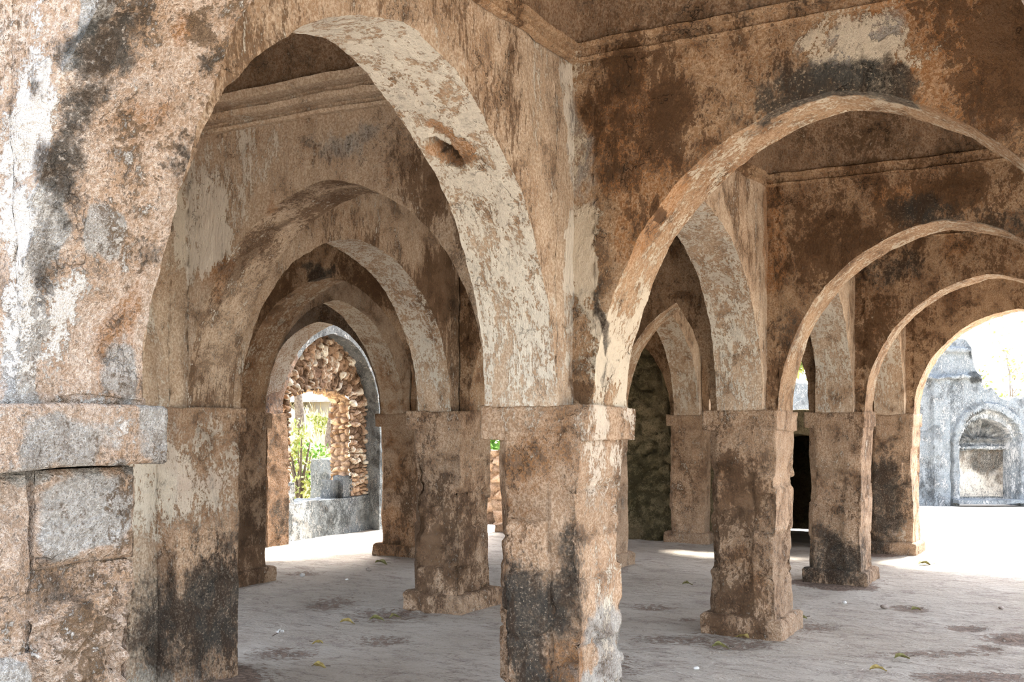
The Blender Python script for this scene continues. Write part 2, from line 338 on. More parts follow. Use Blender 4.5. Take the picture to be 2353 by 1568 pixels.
# cut-stone pier
stain((-2.2, 1.5, 1.60), (.12, .13, .10), 0, .75); stain((-2.2, 1.62, 1.55), (.12, .2, .10), 4, .9); stain((-2.2, 1.95, 1.57), (.12, .09, .12), 4, .8); stain((-2.2, 1.80, 1.58), (.1, .1, .07), 1, .5)
stain((-2.2, 1.80, 1.36), (.14, .17, .13), 4, 1.2); stain((-2.2, 1.9, 1.42), (.14, .08, .08), 0, .45); stain((-2.2, 1.55, .95), (.14, .12, .14), 4, 1.1); stain((-2.2, 1.86, .72), (.14, .08, .10), 4, .8)
stain((-2.2, 1.8, 1.05), (.14, .16, .13), 3, .35); stain((-2.2, 1.88, .95), (.14, .08, .08), 0, .3)
# ------------------------------------------------------------------ the grid of pillars
ZS, ZT = 1.665, 4.385
N = {('e', 0): (.26, 1.78), ('e', 1): (.26, 4.85), ('e', 2): (.26, 8.03), ('e', 3): (.26, 10.88), ('e', 4): (.26, 13.64),
     ('d', 0): (-2.48, 1.78), ('d', 1): (-2.48, 4.85), ('d', 2): (-2.50, 8.03), ('d', 3): (-2.49, 10.88), ('d', 4): (-2.49, 13.64),
     ('c', 0): (-5.08, 1.78), ('c', 1): (-5.10, 4.85), ('c', 2): (-5.08, 7.86), ('c', 3): (-5.04, 10.72), ('c', 4): (-5.0, 13.56),
     ('b', 1): (-7.65, 4.83), ('b', 2): (-7.66, 7.86), ('b', 3): (-7.48, 10.57), ('b', 4): (-7.52, 13.5),
     ('a', 1): (-9.62, 4.78), ('a', 2): (-9.62, 7.86), ('a', 3): (-9.62, 10.42), ('a', 4): (-9.62, 13.5)}
HX, HY = .255, .285          # half size of a shaft
TY, TX = .34, .38            # thickness of arches running along Y / along X

def prof(u):
    u = np.clip(u, 0, 1); k = 1.2
    return .45*np.sqrt(np.clip(1-(1-u)**2, 0, 1)) + .55*np.sqrt(np.clip(((1+k*k)/2)**2-((1+k*k)/2-u)**2, 0, None))/k

def arch(name, A, B, th, mat, label, rise=1.32, hA=.26, hB=.26, eA=0., eB=0., res=.04, amp=1., rough=0., capA=False, capB=False, zt=ZT, apex=.5, soffit=None, hole=None, group=None, pal=.55, gr=0):
    A = np.array((*A, 0.)); B = np.array((*B, 0.)); e = B-A; Ln = np.linalg.norm(e); e = e/Ln; n = np.array((e[1], -e[0], 0.))
    s0, s1 = eA, Ln-eB; o0, o1 = hA, Ln-hB; am = o0+(o1-o0)*apex
    na = max(14, int(1.7*math.hypot(am-o0, rise)/res))
    ph = np.linspace(0, math.pi/2, na); uu = 1-np.cos(ph); uu = .5*uu + .5*np.linspace(0, 1, na)**1.6; uu[0] = 0; uu[-1] = 1
    sl = o0+(am-o0)*uu; sr = o1-(o1-am)*uu
    zl = ZS+rise*prof(uu)/prof(np.array([1.]))[0]
    S = np.concatenate([sl, sr[::-1][1:]]); Z = np.concatenate([zl, zl[::-1][1:]])
    mb = MB()
    def col(S_, Z_, side):
        nt_ = max(6, int((zt-ZS-rise*.5)/res/1.2)); t = np.linspace(0, 1, nt_)
        P = A + S_[:, None, None]*e + n*side*th/2 + np.array((0, 0, 1.))*(Z_[:, None]*(1-t)+zt*t)[:, :, None]
        return P
    npier0 = max(2, int((o0-s0)/res)+1); npier1 = max(2, int((s1-o1)/res)+1)
    Sf = np.concatenate([np.linspace(s0, o0, npier0)[:-1], S, np.linspace(o1, s1, npier1)[1:]])
    Zf = np.concatenate([np.full(npier0-1, ZS), Z, np.full(npier1-1, ZS)])
    for side in (1, -1):
        P = col(Sf, Zf, side)
        mb.grid(P, flip=(side < 0))
    nw = max(3, int(th/res)+1)
    wv = np.linspace(-1, 1, nw)
    P = A + S[:, None, None]*e + n*(wv[None, :, None]*th/2) + np.array((0, 0, 1.))*Z[:, None, None]
    # eased edge between soffit and faces
    if soffit is not None: soffit(P)
    ch = np.zeros((*P.shape[:2], 4)); ch[..., 3] = gr; ch[..., 1] = pal*(.35+.65*np.clip((Z[:, None]-ZS)/.5, 0, 1))
    tint = np.full(P.shape[:2], .66)
    mb.grid(P, flip=False, chan=ch, tint=tint)
    for cap, s_ in ((capA, s0), (capB, s1)):
        if cap:
            a = A+e*s_-n*th/2; b = A+e*s_+n*th/2
            mb.quad((*a[:2], ZS), (*b[:2], ZS), (*b[:2], zt), (*a[:2], zt), res, flip=(s_ == s1))
    def ledge(v): return v
    o = mb.build(name, mat, amp=amp, rough=rough, local=(A+B)/2+np.array((0, 0, ZS)))
    tag(o, label, 'arch', group)
    return o

# ------------------------------------------------------------------ pillars
rnd = random.Random(7)
def shaft_mb(cx, cy, hx, hy, z0, z1, res, seed, erode=.6, strip=True):
    """perimeter walk with masonry courses; returns MB"""
    rr = np.random.RandomState(seed)
    c = .075
    # polygon corners counter-clockwise starting at the near corner (max X, min Y); each face: (p0, p1, normal, outset)
    segs = []
    if strip:
        fx = hx-.17
        segs = [((hx, -hy), (hx, hy-c), (1, 0), .0), ((hx, hy-c), (hx-c, hy), (.7, .7), 0), ((hx-c, hy), (-hx+c, hy), (0, 1), 0),
                ((-hx+c, hy), (-hx, hy-c), (-.7, .7), 0), ((-hx, hy-c), (-hx, -hy+c), (-1, 0), 0), ((-hx, -hy+c), (-hx+c, -hy), (-.7, -.7), 0),
                ((-hx+c, -hy), (fx, -hy), (0, -1), -.012), ((fx, -hy), (hx, -hy), (0, -1), .004)]
    else:
        segs = [((hx, -hy), (hx, hy), (1, 0), 0), ((hx, hy), (-hx, hy), (0, 1), 0), ((-hx, hy), (-hx, -hy), (-1, 0), 0), ((-hx, -hy), (hx, -hy), (0, -1), 0)]
    Z = np.linspace(z0, z1, int((z1-z0)/res)+2)
    cols = []; nrm = []; rel = []; tin = []
    for si, (p0, p1, nn, off) in enumerate(segs):
        Ls = math.dist(p0, p1); k = max(2, int(round(Ls/res)))
        # courses
        zb = [z0]
        while zb[-1] < z1: zb.append(zb[-1]+rr.uniform(.19, .36))
        zb = np.array(zb); bo = rr.uniform(-.022, .010, len(zb)); bt = rr.uniform(.28, .75, len(zb)); miss = (rr.rand(len(zb)) < .30*erode)
        for j in range(k):
            t = j/k; x = p0[0]+(p1[0]-p0[0])*t; y = p0[1]+(p1[1]-p0[1])*t
            P = np.stack([np.full_like(Z, cx+x), np.full_like(Z, cy+y), Z], 1)
            zz = Z + .02*vnoise(P, .12, seed % 50+5) + .006*vnoise(P, .03, 9)
            bi = np.clip(np.searchsorted(zb, zz)-1, 0, len(zb)-1)
            tf = 1-sstep(1.18, 1.30, Z+.10*vnoise(P, .25, 15)) if strip else np.ones_like(Z)
            r = (bo[bi]*erode+off)*tf
            r = r - tf*miss[bi]*(.016+.026*np.clip(vnoise(P, .05, 77)+.3, 0, 1))*erode
            dj = np.min(np.abs(zz[:, None]-zb[None, :]), axis=1)
            jw = .006+.004*vnoise(P, .3, 3)
            r = r-.019*tf*erode*(1-sstep(0, 1, dj/np.maximum(jw*1.8, .002)))
            ev = 0.
            if k > 6 and si >= len(segs)-2 and strip:      # vertical joint by the corner strip
                de = (1-t)*Ls if si == len(segs)-2 else t*Ls
                r = r-.022*tf*erode*max(0, 1-de/.014)
            cols.append(P); nrm.append(nn); rel.append(r); tin.append(bt[bi]*tf+.5*(1-tf))
    P = np.array(cols); nr = np.array(nrm); rel = np.array(rel)
    # blend normals
    er = np.clip(fbm(P.reshape(-1, 3), .18, 3, seed % 91)-.25, 0, 1).reshape(rel.shape)*.05*erode
    if strip: er = er*(1-sstep(1.2, 1.35, P[..., 2]))
    rel = rel-er
    P[..., 0] += nr[:, 0:1]*rel; P[..., 1] += nr[:, 1:2]*rel
    mb = MB(); mb.grid(P, tint=np.array(tin), wrap=True)
    return mb

def ringbox(mb, cx, cy, hx, hy, z0, z1, res, b=.015, top=True, bottom=True):
    """box with eased edges"""
    pr = [(0, z0+b), (0, z1-b), (b, z1)] if True else []
    zz = np.concatenate([[z0], np.linspace(z0+b, z1-b, max(2, int((z1-z0)/res)+1)), [z1]]); ins = np.concatenate([[b], np.zeros(len(zz)-2), [b]])
    if top: zz = np.concatenate([zz, [z1+.0]]); ins = np.concatenate([ins, [.9*min(hx, hy)]])
    if bottom: zz = np.concatenate([[z0], zz]); ins = np.concatenate([[.5*min(hx, hy)], ins])
    pts = []
    cr = [(hx, -hy), (hx, hy), (-hx, hy), (-hx, -hy)]
    for i in range(4):
        p0, p1 = cr[i], cr[(i+1) % 4]; k = max(2, int(math.dist(p0, p1)/res))
        for j in range(k): t = j/k; pts.append((p0[0]+(p1[0]-p0[0])*t, p0[1]+(p1[1]-p0[1])*t))
    pts = np.array(pts)
    P = np.zeros((len(pts), len(zz), 3))
    sx = (hx-ins)/hx; sy = (hy-ins)/hy
    P[..., 0] = cx+pts[:, 0:1]*sx[None]; P[..., 1] = cy+pts[:, 1:2]*sy[None]; P[..., 2] = zz[None]
    mb.grid(P, wrap=True)

def pillar(key, label, res=.03, dx=0, dy=0, erode=.8, plinth=.15, imp=.035, hx=HX, hy=HY, group=None, seed=None):
    x, y = N[key]; x += dx; y += dy
    e = empty('stone_pillar', (x, y, 0)); tag(e, label, 'pillar', group)
    seed = seed or (ord(key[0])*13+key[1]*7)
    L = (x, y, 0)
    mb = shaft_mb(x, y, hx, hy, plinth-.02 if plinth else -.03, 1.545, res, seed, erode)
    mb.build('shaft', M['pier'], e, amp=.9, local=L)
    mb = MB(); ringbox(mb, x-.0125, y, hx+imp-.0125, hy-.004, 1.505 if key == ('d', 1) else 1.52, ZS+.004, res, b=.004)
    mb.build('impost', M['pier'], e, amp=.9, local=L)
    if plinth:
        mb = MB(); ringbox(mb, x, y, hx+.045, hy+.03, -.03, plinth, res, b=.02)
        mb.build('plinth', M['pier'], e, amp=1.3, local=L)
    return e

pillar(('d', 1), 'large stone pillar in the centre foreground, soot-black stain low on its left face', .012, dx=.03, dy=-.07, hx=.235, plinth=.12, imp=.06, erode=1., seed=21)
pillar(('c', 1), 'thick pillar just right of the cut-stone foreground pier, blackened at its foot', .014, dy=-.03, dx=.0, plinth=0, imp=.03, erode=.25)
pillar(('d', 2), 'pillar right of the centre pillar, its right edge patched with loose stone blocks', .016, dy=.02, erode=1.)
pillar(('d', 3), 'stone pillar with a black-stained plinth, second behind the centre pillar on the right', .022, dy=.02, erode=.5)
pillar(('d', 4), 'last pillar on the right beside the sunlit courtyard, black blotches on its face', .025, dy=.03, erode=.4)
pillar(('c', 2), 'block-built pillar on a wide plinth, left of the centre pillar', .018, dy=-.04, erode=1., dx=.02)
pillar(('c', 3), 'pillar mostly hidden behind the right edge of the centre pillar', .025, dy=.0, erode=.4)
pillar(('c', 4), 'far pillar beside the dark mossy rubble wall', .03, dy=.02, erode=.3)
pillar(('b', 2), 'dark brown pillar with a square plinth, right of the blackened-foot pillar', .02, erode=.3, imp=.035)
pillar(('b', 3), 'orange-stained pillar standing right of the rubble window', .025, dx=.03, erode=.3)
pillar(('b', 4), 'pillar at the far end beside the roofless bay', .045, erode=.3)
pillar(('e', 0), 'pillar beside the viewer outside the right frame edge', .05, erode=.3)
for r_ in (1, 2, 3, 4):
    pillar(('e', r_), {1: 'pillar carrying the right foot of the mould-crowned arch', 2: 'pillar carrying the right foot of the second right-hand arch', 3: 'pillar carrying the right foot of the third right-hand arch', 4: 'pillar carrying the right foot of the arch onto the courtyard'}[r_], .05, erode=.3, group='outer row of pillars')
for r_ in (2,):
    pass
pillar(('c', 0), 'front row pillar beyond the left edge of the view', .05, erode=.3)
pillar(('b', 1), 'pillar hidden behind the blackened-foot pillar', .05, erode=.3)

# the big foreground pier, built block by block
def front_pier():
    x, y = N[('d', 0)]
    e = empty('stone_pier', (x, y, 0)); tag(e, 'massive foreground pier of cut stone blocks at the left edge of the photo', 'pillar')
    L = (x, y, 0)
    x0, x1, y0, y1 = -2.73, -2.235, 1.45, 1.965
    # core
    mb = MB(); mb.box(x0, x1-.045, y0+.03, y1-.02, -.03, 1.49, .03, tint=.3)
    mb.build('core', M['facade'], e, amp=1, rough=.5, local=L)
    # blocks on the right-hand face and the front: (y from, y to, z from, z to, outset, erosion, tint)
    blocks = [(1.45, 1.655, 1.395, 1.485, -.03, .5, .4), (1.45, 1.645, 1.06, 1.385, -.012, .7, .6), (1.45, 1.665, .78, 1.05, -.005, .5, .5),
              (1.45, 1.665, .50, .77, -.01, .6, .55), (1.45, 1.66, .20, .49, -.01, .4, .5),
              (1.665, 1.955, 1.245, 1.48, .0, .25, .45), (1.665, 1.955, .865, 1.24, -.022, 1.6, .6), (1.68, 1.965, .60, .845, .004, .5, .62),
              (1.67, 1.965, .30, .59, 0, .5, .5), (1.45, 1.965, -.03, .19, .01, .4, .5), (1.67, 1.965, .195, .29, 0, .5, .5)]
    for i, (ya, yb, za, zb, off, er, ti) in enumerate(blocks):
        mb = MB(); r = .011
        ny = int((yb-ya)/r)+2; nz = int((zb-za)/r)+2
        yy = np.linspace(ya, yb, ny); zz = np.linspace(za, zb, nz)
        Yg, Zg = np.meshgrid(yy, zz, indexing='ij')
        P = np.stack([np.full_like(Yg, x1+off), Yg, Zg], -1); Q = P.reshape(-1, 3)
        ed = np.minimum(np.minimum(Yg-ya, yb-Yg), np.minimum(Zg-za, zb-Zg))
        d = fbm(Q, .10, 4, 900+i).reshape(Yg.shape); d2 = fbm(Q, .03, 3, 940).reshape(Yg.shape)
        P[..., 0] += -(1-sstep(0, .022, ed+.01*d2))*.022 - er*.045*np.clip(d, -.25, 1) - er*.016*d2
        mb.grid(P, tint=np.full(Yg.shape, ti))
        # sides back to the core
        for a, b in (((ya, za), (yb, za)), ((yb, za), (yb, zb)), ((yb, zb), (ya, zb)), ((ya, zb), (ya, za))):
            mb.quad((x1-.07, a[0], a[1]), (x1-.07, b[0], b[1]), (x1+off-.022, b[0], b[1]), (x1+off-.022, a[0], a[1]), .02, tint=ti)
        mb.build('stone_block', M['facade'], e, amp=.5, local=L)
    # blocks of the front face
    mb = MB(); mb.quad((x0-.4, y0, -.03), (x1-.02, y0, -.03), (x1-.02, y0, 1.49), (x0-.4, y0, 1.49), .02)
    mb.box(x0-.4, x1-.03, y0+.002, y0+.2, -.03, 1.485, .05, sides='xXYZ')
    mb.build('front_facing', M['facade'], e, amp=1, rough=.6, local=L)
    # capital slab
    mb = MB(); ringbox(mb, (x0+x1+.06)/2, (1.42+2.0)/2, (x1-x0+.06)/2, .29, 1.488, 1.642, .011, b=.008)
    P = mb.P[0]
    g = 0
    P[:, 0] += np.where(P[:, 0] > x1, -np.clip(fbm(P, .16, 3, 555)-.32, 0, 1)*.05-np.clip(fbm(P, .05, 3, 565)-.2, 0, 1)*.012, 0)
    mb.build('impost', M['facade'], e, amp=.7, local=L)
    # uneven fill between slab and arch
    mb = MB(); ringbox(mb, x, y, .245, .20, 1.63, 1.68, .02); mb.build('arch_seat', M['facade'], e, amp=1, local=L)
    return e
front_pier()

# ------------------------------------------------------------------ arches
def soffit_hole(P):
    c = onX(1018, 352, -2.48); # cavity in the left arch's soffit
    # find true place: soffit surface near that pixel
    best = None
    Q = P.reshape(-1, 3)
    xx = Q[:, 0]*CT+Q[:, 1]*ST; zz = -Q[:, 0]*ST+Q[:, 1]*CT
    px = CXP+FPX*xx/zz; py = HOR-FPX*(Q[:, 2]-EYE)/zz
    m = Q[:, 1] > 3.3
    d = np.where(m, np.hypot((px-1020), (py-352)), 1e9); c = Q[np.argmin(d)].copy()
    D = Q-c
    t = np.array((0, -.62, .78)); along = D@t; across = D[:, 0]
    v = -along*.90+across*.43; w_ = along*.43+across*.90
    q = (v/.095)**2+(w_/.046)**2+.25*fbm(Q, .06, 2, 66)
    dep = sstep(1.0, .70, q)*.12
    Q[:, 1] += dep*.80; Q[:, 2] += dep*.60
    q2 = ((v+.015)/.10)**2+((w_-.05)/.055)**2+.5*fbm(Q, .08, 3, 67)
    dep2 = sstep(1.0, .8, q2)*.014; Q[:, 1] += dep2*.8; Q[:, 2] += dep2*.6
    P[...] = Q.reshape(P.shape)
    stain(c+np.array((0, .11, .09)), (.10, .15, .15), 2, 2.4); stain(c+np.array((0, .13, .11)), (.09, .13, .13), 3, 2.5); stain(c+np.array((-.02, .12, .10)), (.08, .11, .11), 0, 1.1); stain(c+np.array((.05, -.01, .06)), (.08, .12, .13), 2, 1.6)

def ay(k1, k2, label, **kw):     # arch running along Y
    a, b = N[k1], N[k2]; kw.setdefault('mat', M['spandrel_x']); mat = kw.pop('mat'); sh = kw.pop('shift', 0); a = (a[0]+sh, a[1]); b = (b[0]+sh, b[1])
    return arch('pointed_arch', a, b, kw.pop('th', TY), mat, label, hA=kw.pop('hA', .285), hB=kw.pop('hB', .285), **kw)
def ax(k1, k2, label, **kw):     # arch running along X, k1 left of k2
    a, b = N[k1], N[k2]; kw.setdefault('mat', M['spandrel']); mat = kw.pop('mat')
    return arch('pointed_arch', a, b, TX, mat, label, hA=kw.pop('hA', .26), hB=kw.pop('hB', .26), eA=TY/2-(.08 if k1[1] == 0 else .03 if k1 == ('d', 1) else 0), eB=TY/2-(.08 if k1[1] == 0 else 0), **kw)

# nearest ones
ay(('d', 0), ('d', 1), 'big pale arch at left with a rusty hole in its underside', rise=1.40, hA=.27, hB=.37, eA=-.16, capA=True, res=.0125, soffit=soffit_hole, pal=.78, gr=.12, th=.38, shift=-.04)
ax(('d', 1), ('e', 1), 'wide arch right of the centre pillar with black mould over its crown', rise=1.335, res=.02)
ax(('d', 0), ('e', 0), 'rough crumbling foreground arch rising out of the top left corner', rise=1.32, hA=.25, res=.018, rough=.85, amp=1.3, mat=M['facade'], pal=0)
ax(('c', 1), ('d', 1), 'arch seen through the big left arch, dark mottled underside', rise=1.245, hA=.2, hB=.31, res=.022, mat=M['spandrel_x'], pal=.25, gr=.75)
ay(('d', 1), ('d', 2), 'arch joining the centre pillar to the block-edged pillar on its right', rise=1.30, res=.03)
ax(('d', 2), ('e', 2), 'second arch in the right-hand row, framed by the wide mould-crowned arch', rise=1.29, hA=.26, res=.028)
ax(('d', 3), ('e', 3), 'third arch in the right-hand row, green-tinged wall beneath its neighbour', rise=1.25, res=.032)
ax(('d', 4), ('e', 4), 'last arch on the right, opening onto the sunlit courtyard', rise=1.18, res=.035, capB=False)
ay(('c', 1), ('c', 2), 'arch with light grey underside, behind the dark mottled arch', rise=1.27, res=.028)
ax(('c', 2), ('d', 2), 'shadowed arch behind the centre pillar joining the block-built pillars', rise=1.27, res=.03)
ay(('d', 2), ('d', 3), 'arch between the second and third pillars of the right-hand row', rise=1.27, res=.035)
ay(('d', 3), ('d', 4), 'arch between the last two pillars of the right-hand row', rise=1.22, res=.035, eB=-.17, capB=True)
ax(('b', 2), ('c', 2), 'arch springing from the dark brown pillar to the block-built pillar', rise=1.23, res=.03)
ay(('b', 2), ('b', 3), 'cream-soffited arch nearest the rubble window, ending on the orange-stained pillar', rise=1.22, res=.03)
ax(('a', 3), ('b', 3), 'light orange arch springing from the left wall in front of the rubble window', rise=1.13, hA=.14, res=.03, mat=M['facade'])
ay(('c', 2), ('c', 3), 'arch right of the block-built pillar, half hidden by the centre pillar', rise=1.25, res=.035)
ax(('c', 3), ('d', 3), 'narrow-looking pointed arch glimpsed between centre pillar and next pillar, left limb pale', rise=1.25, res=.035)
ay(('c', 3), ('c', 4), 'arch with buff right limb in front of the mossy rubble wall', rise=1.24, res=.035, eB=-.17, capB=True)
ax(('b', 3), ('c', 3), 'arch hidden behind the block-built pillar, next to the orange-stained pillar', rise=1.22, res=.05)
ax(('b', 4), ('c', 4), 'arch filled with mossy rubble at the far side', rise=1.22, res=.05)
ax(('c', 4), ('d', 4), 'far arch open above the low wall with the dark doorway', rise=1.22, res=.04)
ay(('b', 3), ('b', 4), 'arch on the edge of the roofless bay', rise=1.22, res=.045, eB=-.17, capB=True)
# outer and hidden ones that close the bays
G = 'arches around the bays that are out of view'
for k1, k2 in ((('e', 0), ('e', 1)), (('e', 1), ('e', 2)), (('e', 2), ('e', 3)), (('e', 3), ('e', 4))):
    ay(k1, k2, ('outermost arch nearest the viewer, beyond the right frame edge', 'second arch of the outer side, beyond the right frame edge', 'third arch of the outer side, beyond the right frame edge', 'outer arch next to the courtyard, beyond the right frame edge')[k1[1]], res=.07, group=G, eA=-.16 if k1[1] == 0 else 0, capA=k1[1] == 0, eB=-.17 if k2[1] == 4 else 0, capB=k2[1] == 4)
ax(('c', 0), ('d', 0), 'front arch beyond the left edge of the view', res=.06, mat=M['facade'])
ay(('c', 0), ('c', 1), 'blocked arch left of the blackened-foot pillar, filled with smooth pale plaster', rise=1.30, res=.025, hB=.30, eA=-.16, capA=True, mat=M['plaster'])
ax(('b', 1), ('c', 1), 'arch behind the blackened-foot pillar', res=.05)
ay(('b', 1), ('b', 2), 'arch left of the dark brown pillar', res=.045)
ax(('a', 2), ('b', 2), 'arch between the left wall and the dark brown pillar', res=.05, hA=.14, rise=1.1)
ax(('a', 1), ('b', 1), 'arch between the left wall and the hidden pillar', res=.08, hA=.14, rise=1.1)

# ------------------------------------------------------------------ cornices and vaults per bay
def bay(cl, cr, r0, r1, idx, vault=True, res=.04, steps=3, mat='vault', cmat='plaster'):
    a, b, c, d = [np.array(N[k]) for k in ((cl, r0), (cr, r0), (cr, r1), (cl, r1))]
    ix, iy = TY/2, TX/2
    a = a+(ix, iy); b = b+(-ix, iy); c = c+(-ix, -iy); d = d+(ix, -iy)
    cor = [a, b, c, d]
    def ringpts(ins, n):
        out = []
        q = [a+(ins, ins), b+(-ins, ins), c+(-ins, -ins), d+(ins, -ins)]
        for i in range(4):
            t = np.linspace(0, 1, n, endpoint=False)[:, None]; out.append(q[i]*(1-t)+q[(i+1) % 4]*t)
        return np.concatenate(out)
    n = max(8, int(2.5/res))
    if steps == 3:
        pr = [(-.01, 3.27), (.036, 3.272), (.044, 3.292), (.010, 3.302), (.012, 3.325), (.075, 3.335), (.084, 3.368), (.040, 3.378), (.042, 3.402), (.12, 3.412), (.13, 3.455), (.08, 3.47), (.05, 3.475)]
    else:
        pr = [(-.01, 3.30), (.015, 3.305), (.022, 3.32), (.006, 3.327), (.006, 3.36), (.026, 3.366), (.03, 3.39), (.01, 3.40)]
    P = np.zeros((4*n, len(pr), 3))
    for j, (ins, z) in enumerate(pr):
        P[:, j, :2] = ringpts(ins, n); P[:, j, 2] = z
    mb = MB(); mb.grid(P, wrap=True, flip=True, tint=.6)
    # chips: sections of moulding missing
    o = mb.build('trim_%d' % idx, M[cmat], amp=.8, smooth=False); o['kind'] = 'structure'
    ztop = pr[-1][1]; i0 = pr[-1][0]
    m = max(10, int(1.2/res)); t = np.linspace(0, 1, m)
    P = np.zeros((4*n, m, 3)); cen = (a+b+c+d)/4; base = ringpts(i0, n)
    for j in range(m):
        k = 1-math.cos(t[j]*math.pi/2)
        P[:, j, :2] = base*(1-k)+cen*k; P[:, j, 2] = ztop-.03+ .86*math.sin(t[j]*math.pi/2)
    mb = MB(); mb.grid(P, wrap=True, flip=True)
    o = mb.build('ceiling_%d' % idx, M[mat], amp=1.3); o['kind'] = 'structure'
bays = [('d', 'e', 0, 1), ('d', 'e', 1, 2), ('c', 'd', 0, 1), ('d', 'e', 2, 3), ('d', 'e', 3, 4), ('c', 'd', 1, 2), ('c', 'd', 2, 3), ('c', 'd', 3, 4),
        ('b', 'c', 1, 2), ('b', 'c', 2, 3), ('b', 'c', 3, 4), ('a', 'b', 2, 3), ('a', 'b', 1, 2)]
for i, (cl, cr, r0, r1) in enumerate(bays):
    bay(cl, cr, r0, r1, i+1, res=.03 if i < 3 else .06, steps=3 if (cl == 'c' and r0 == 0) else 2, cmat='plaster' if cl == 'c' and r0 == 0 else 'spandrel')

def struct(name, mb, mat, **k): o = mb.build(name, mat, **k); o['kind'] = 'structure'; return o
# flat roof above the vaults
mb = MB()
mb.box(-5.3, .47, 1.55, 13.9, 4.40, 4.6, .3)
mb.box(-9.9, -5.3, 4.55, 10.80, 4.40, 4.6, .3)
mb.box(-7.7, -5.3, 10.80, 13.75, 4.40, 4.6, .3)
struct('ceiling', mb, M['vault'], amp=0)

# infill of the blocked arch (left side of first bay)
def infill(k1, k2, axis, th, rise, hA, hB, mat, name, z0=-.03, off=0., res=.03, amp=1., rough=0., relief=None):
    A = np.array((*N[k1], 0.)); B = np.array((*N[k2], 0.)); e = B-A; Ln = np.linalg.norm(e); e /= Ln; n = np.array((e[1], -e[0], 0.))
    o0, o1 = hA-.02, Ln-hB+.02; am = (o0+o1)/2; half = am-o0
    S = np.linspace(o0, o1, int((o1-o0)/res)+2); u = 1-np.abs(S-am)/half
    top = ZS+.02+rise*prof(u)/prof(np.array([1.]))[0]
    t = np.linspace(0, 1, int((ZS+rise-z0)/res)+2)
    mb = MB()
    for side in (1, -1):
        P = A+S[:, None, None]*e+n*(off+side*th/2)+np.array((0, 0, 1.))*(z0*(1-t)[None]+top[:, None]*t[None])[..., None]
        tint = None
        if relief is not None: P, tint = relief(P, n*side)
        mb.grid(P, flip=(side < 0), tint=tint)
    return struct(name, mb, mat, amp=amp, rough=rough)
def rub(P, n, s=.16, sv=.10, dep=.035, axis=1):
    Q = P.reshape(-1, 3); u = Q[:, 0] if axis == 0 else Q[:, 1]
    u = u+.03*vnoise(Q, .1, 5); v = Q[:, 2]+.03*vnoise(Q, .1, 6)
    d1, d2, idr = worley2(u, v, s, sv, 3)
    h = sstep(.0, .28, d2-d1)*(.5+.5*idr)*dep-dep*.8
    return (Q+h[:, None]*n).reshape(P.shape), (.25+.6*idr).reshape(P.shape[:2])
infill(('c', 0), ('c', 1), 1, .16, 1.30, .285, .30, M['plaster'], 'wall_left_bay', res=.03, off=0., amp=.6)
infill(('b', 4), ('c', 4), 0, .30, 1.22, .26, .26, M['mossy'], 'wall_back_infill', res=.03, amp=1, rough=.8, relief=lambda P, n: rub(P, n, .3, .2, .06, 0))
# low wall with the dark doorway behind the right-hand row, and the closed room behind it
def doorwall():
    y0, y1 = 13.48, 13.9; x0, x1 = -4.76, -2.74; top = 1.72
    dx0, dx1, dz = -4.05, -3.15, 1.42
    mb = MB()
    for yy, f in ((y0, False), (y1, True)):
        # face with arched opening: fan from opening outline to rectangle
        th = np.linspace(0, 1, 49)
        op = []; out = []
        for t in th:
            if t < .3: z = -.03+(dz-.25+.03)*t/.3; op.append((dx0, z)); out.append((x0, -.03+(top+.03)*t/.3))
            elif t > .7: z = -.03+(dz-.25+.03)*(1-t)/.3; op.append((dx1, z)); out.append((x1, -.03+(top+.03)*(1-t)/.3))
            else:
                a = math.pi*(1-(t-.3)/.4); op.append(((dx0+dx1)/2+(dx1-dx0)/2*math.cos(a), dz-.25+.25*math.sin(a))); out.append((x0+(x1-x0)*(t-.3)/.4, top))
        op = np.array(op); out = np.array(out); k = np.linspace(0, 1, 14)[None, :, None]
        P2 = op[:, None, :]*(1-k)+out[:, None, :]*k
        P = np.stack([P2[..., 0], np.full(P2.shape[:2], yy), P2[..., 1]], -1)
        mb.grid(P, flip=f)
        if not f: o1 = op
    P = np.stack([np.repeat(o1[:, :1], 6, 1), np.broadcast_to(np.linspace(y0, y1, 6)[None], (49, 6)), np.repeat(o1[:, 1:], 6, 1)], -1); mb.grid(P)
    mb.quad((x0, y0, top), (x1, y0, top), (x1, y1, top), (x0, y1, top), .05)
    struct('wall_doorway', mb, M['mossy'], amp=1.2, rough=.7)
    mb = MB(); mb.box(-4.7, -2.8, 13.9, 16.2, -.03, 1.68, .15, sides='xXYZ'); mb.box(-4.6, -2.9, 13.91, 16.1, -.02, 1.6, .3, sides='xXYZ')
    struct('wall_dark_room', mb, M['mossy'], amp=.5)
doorwall()

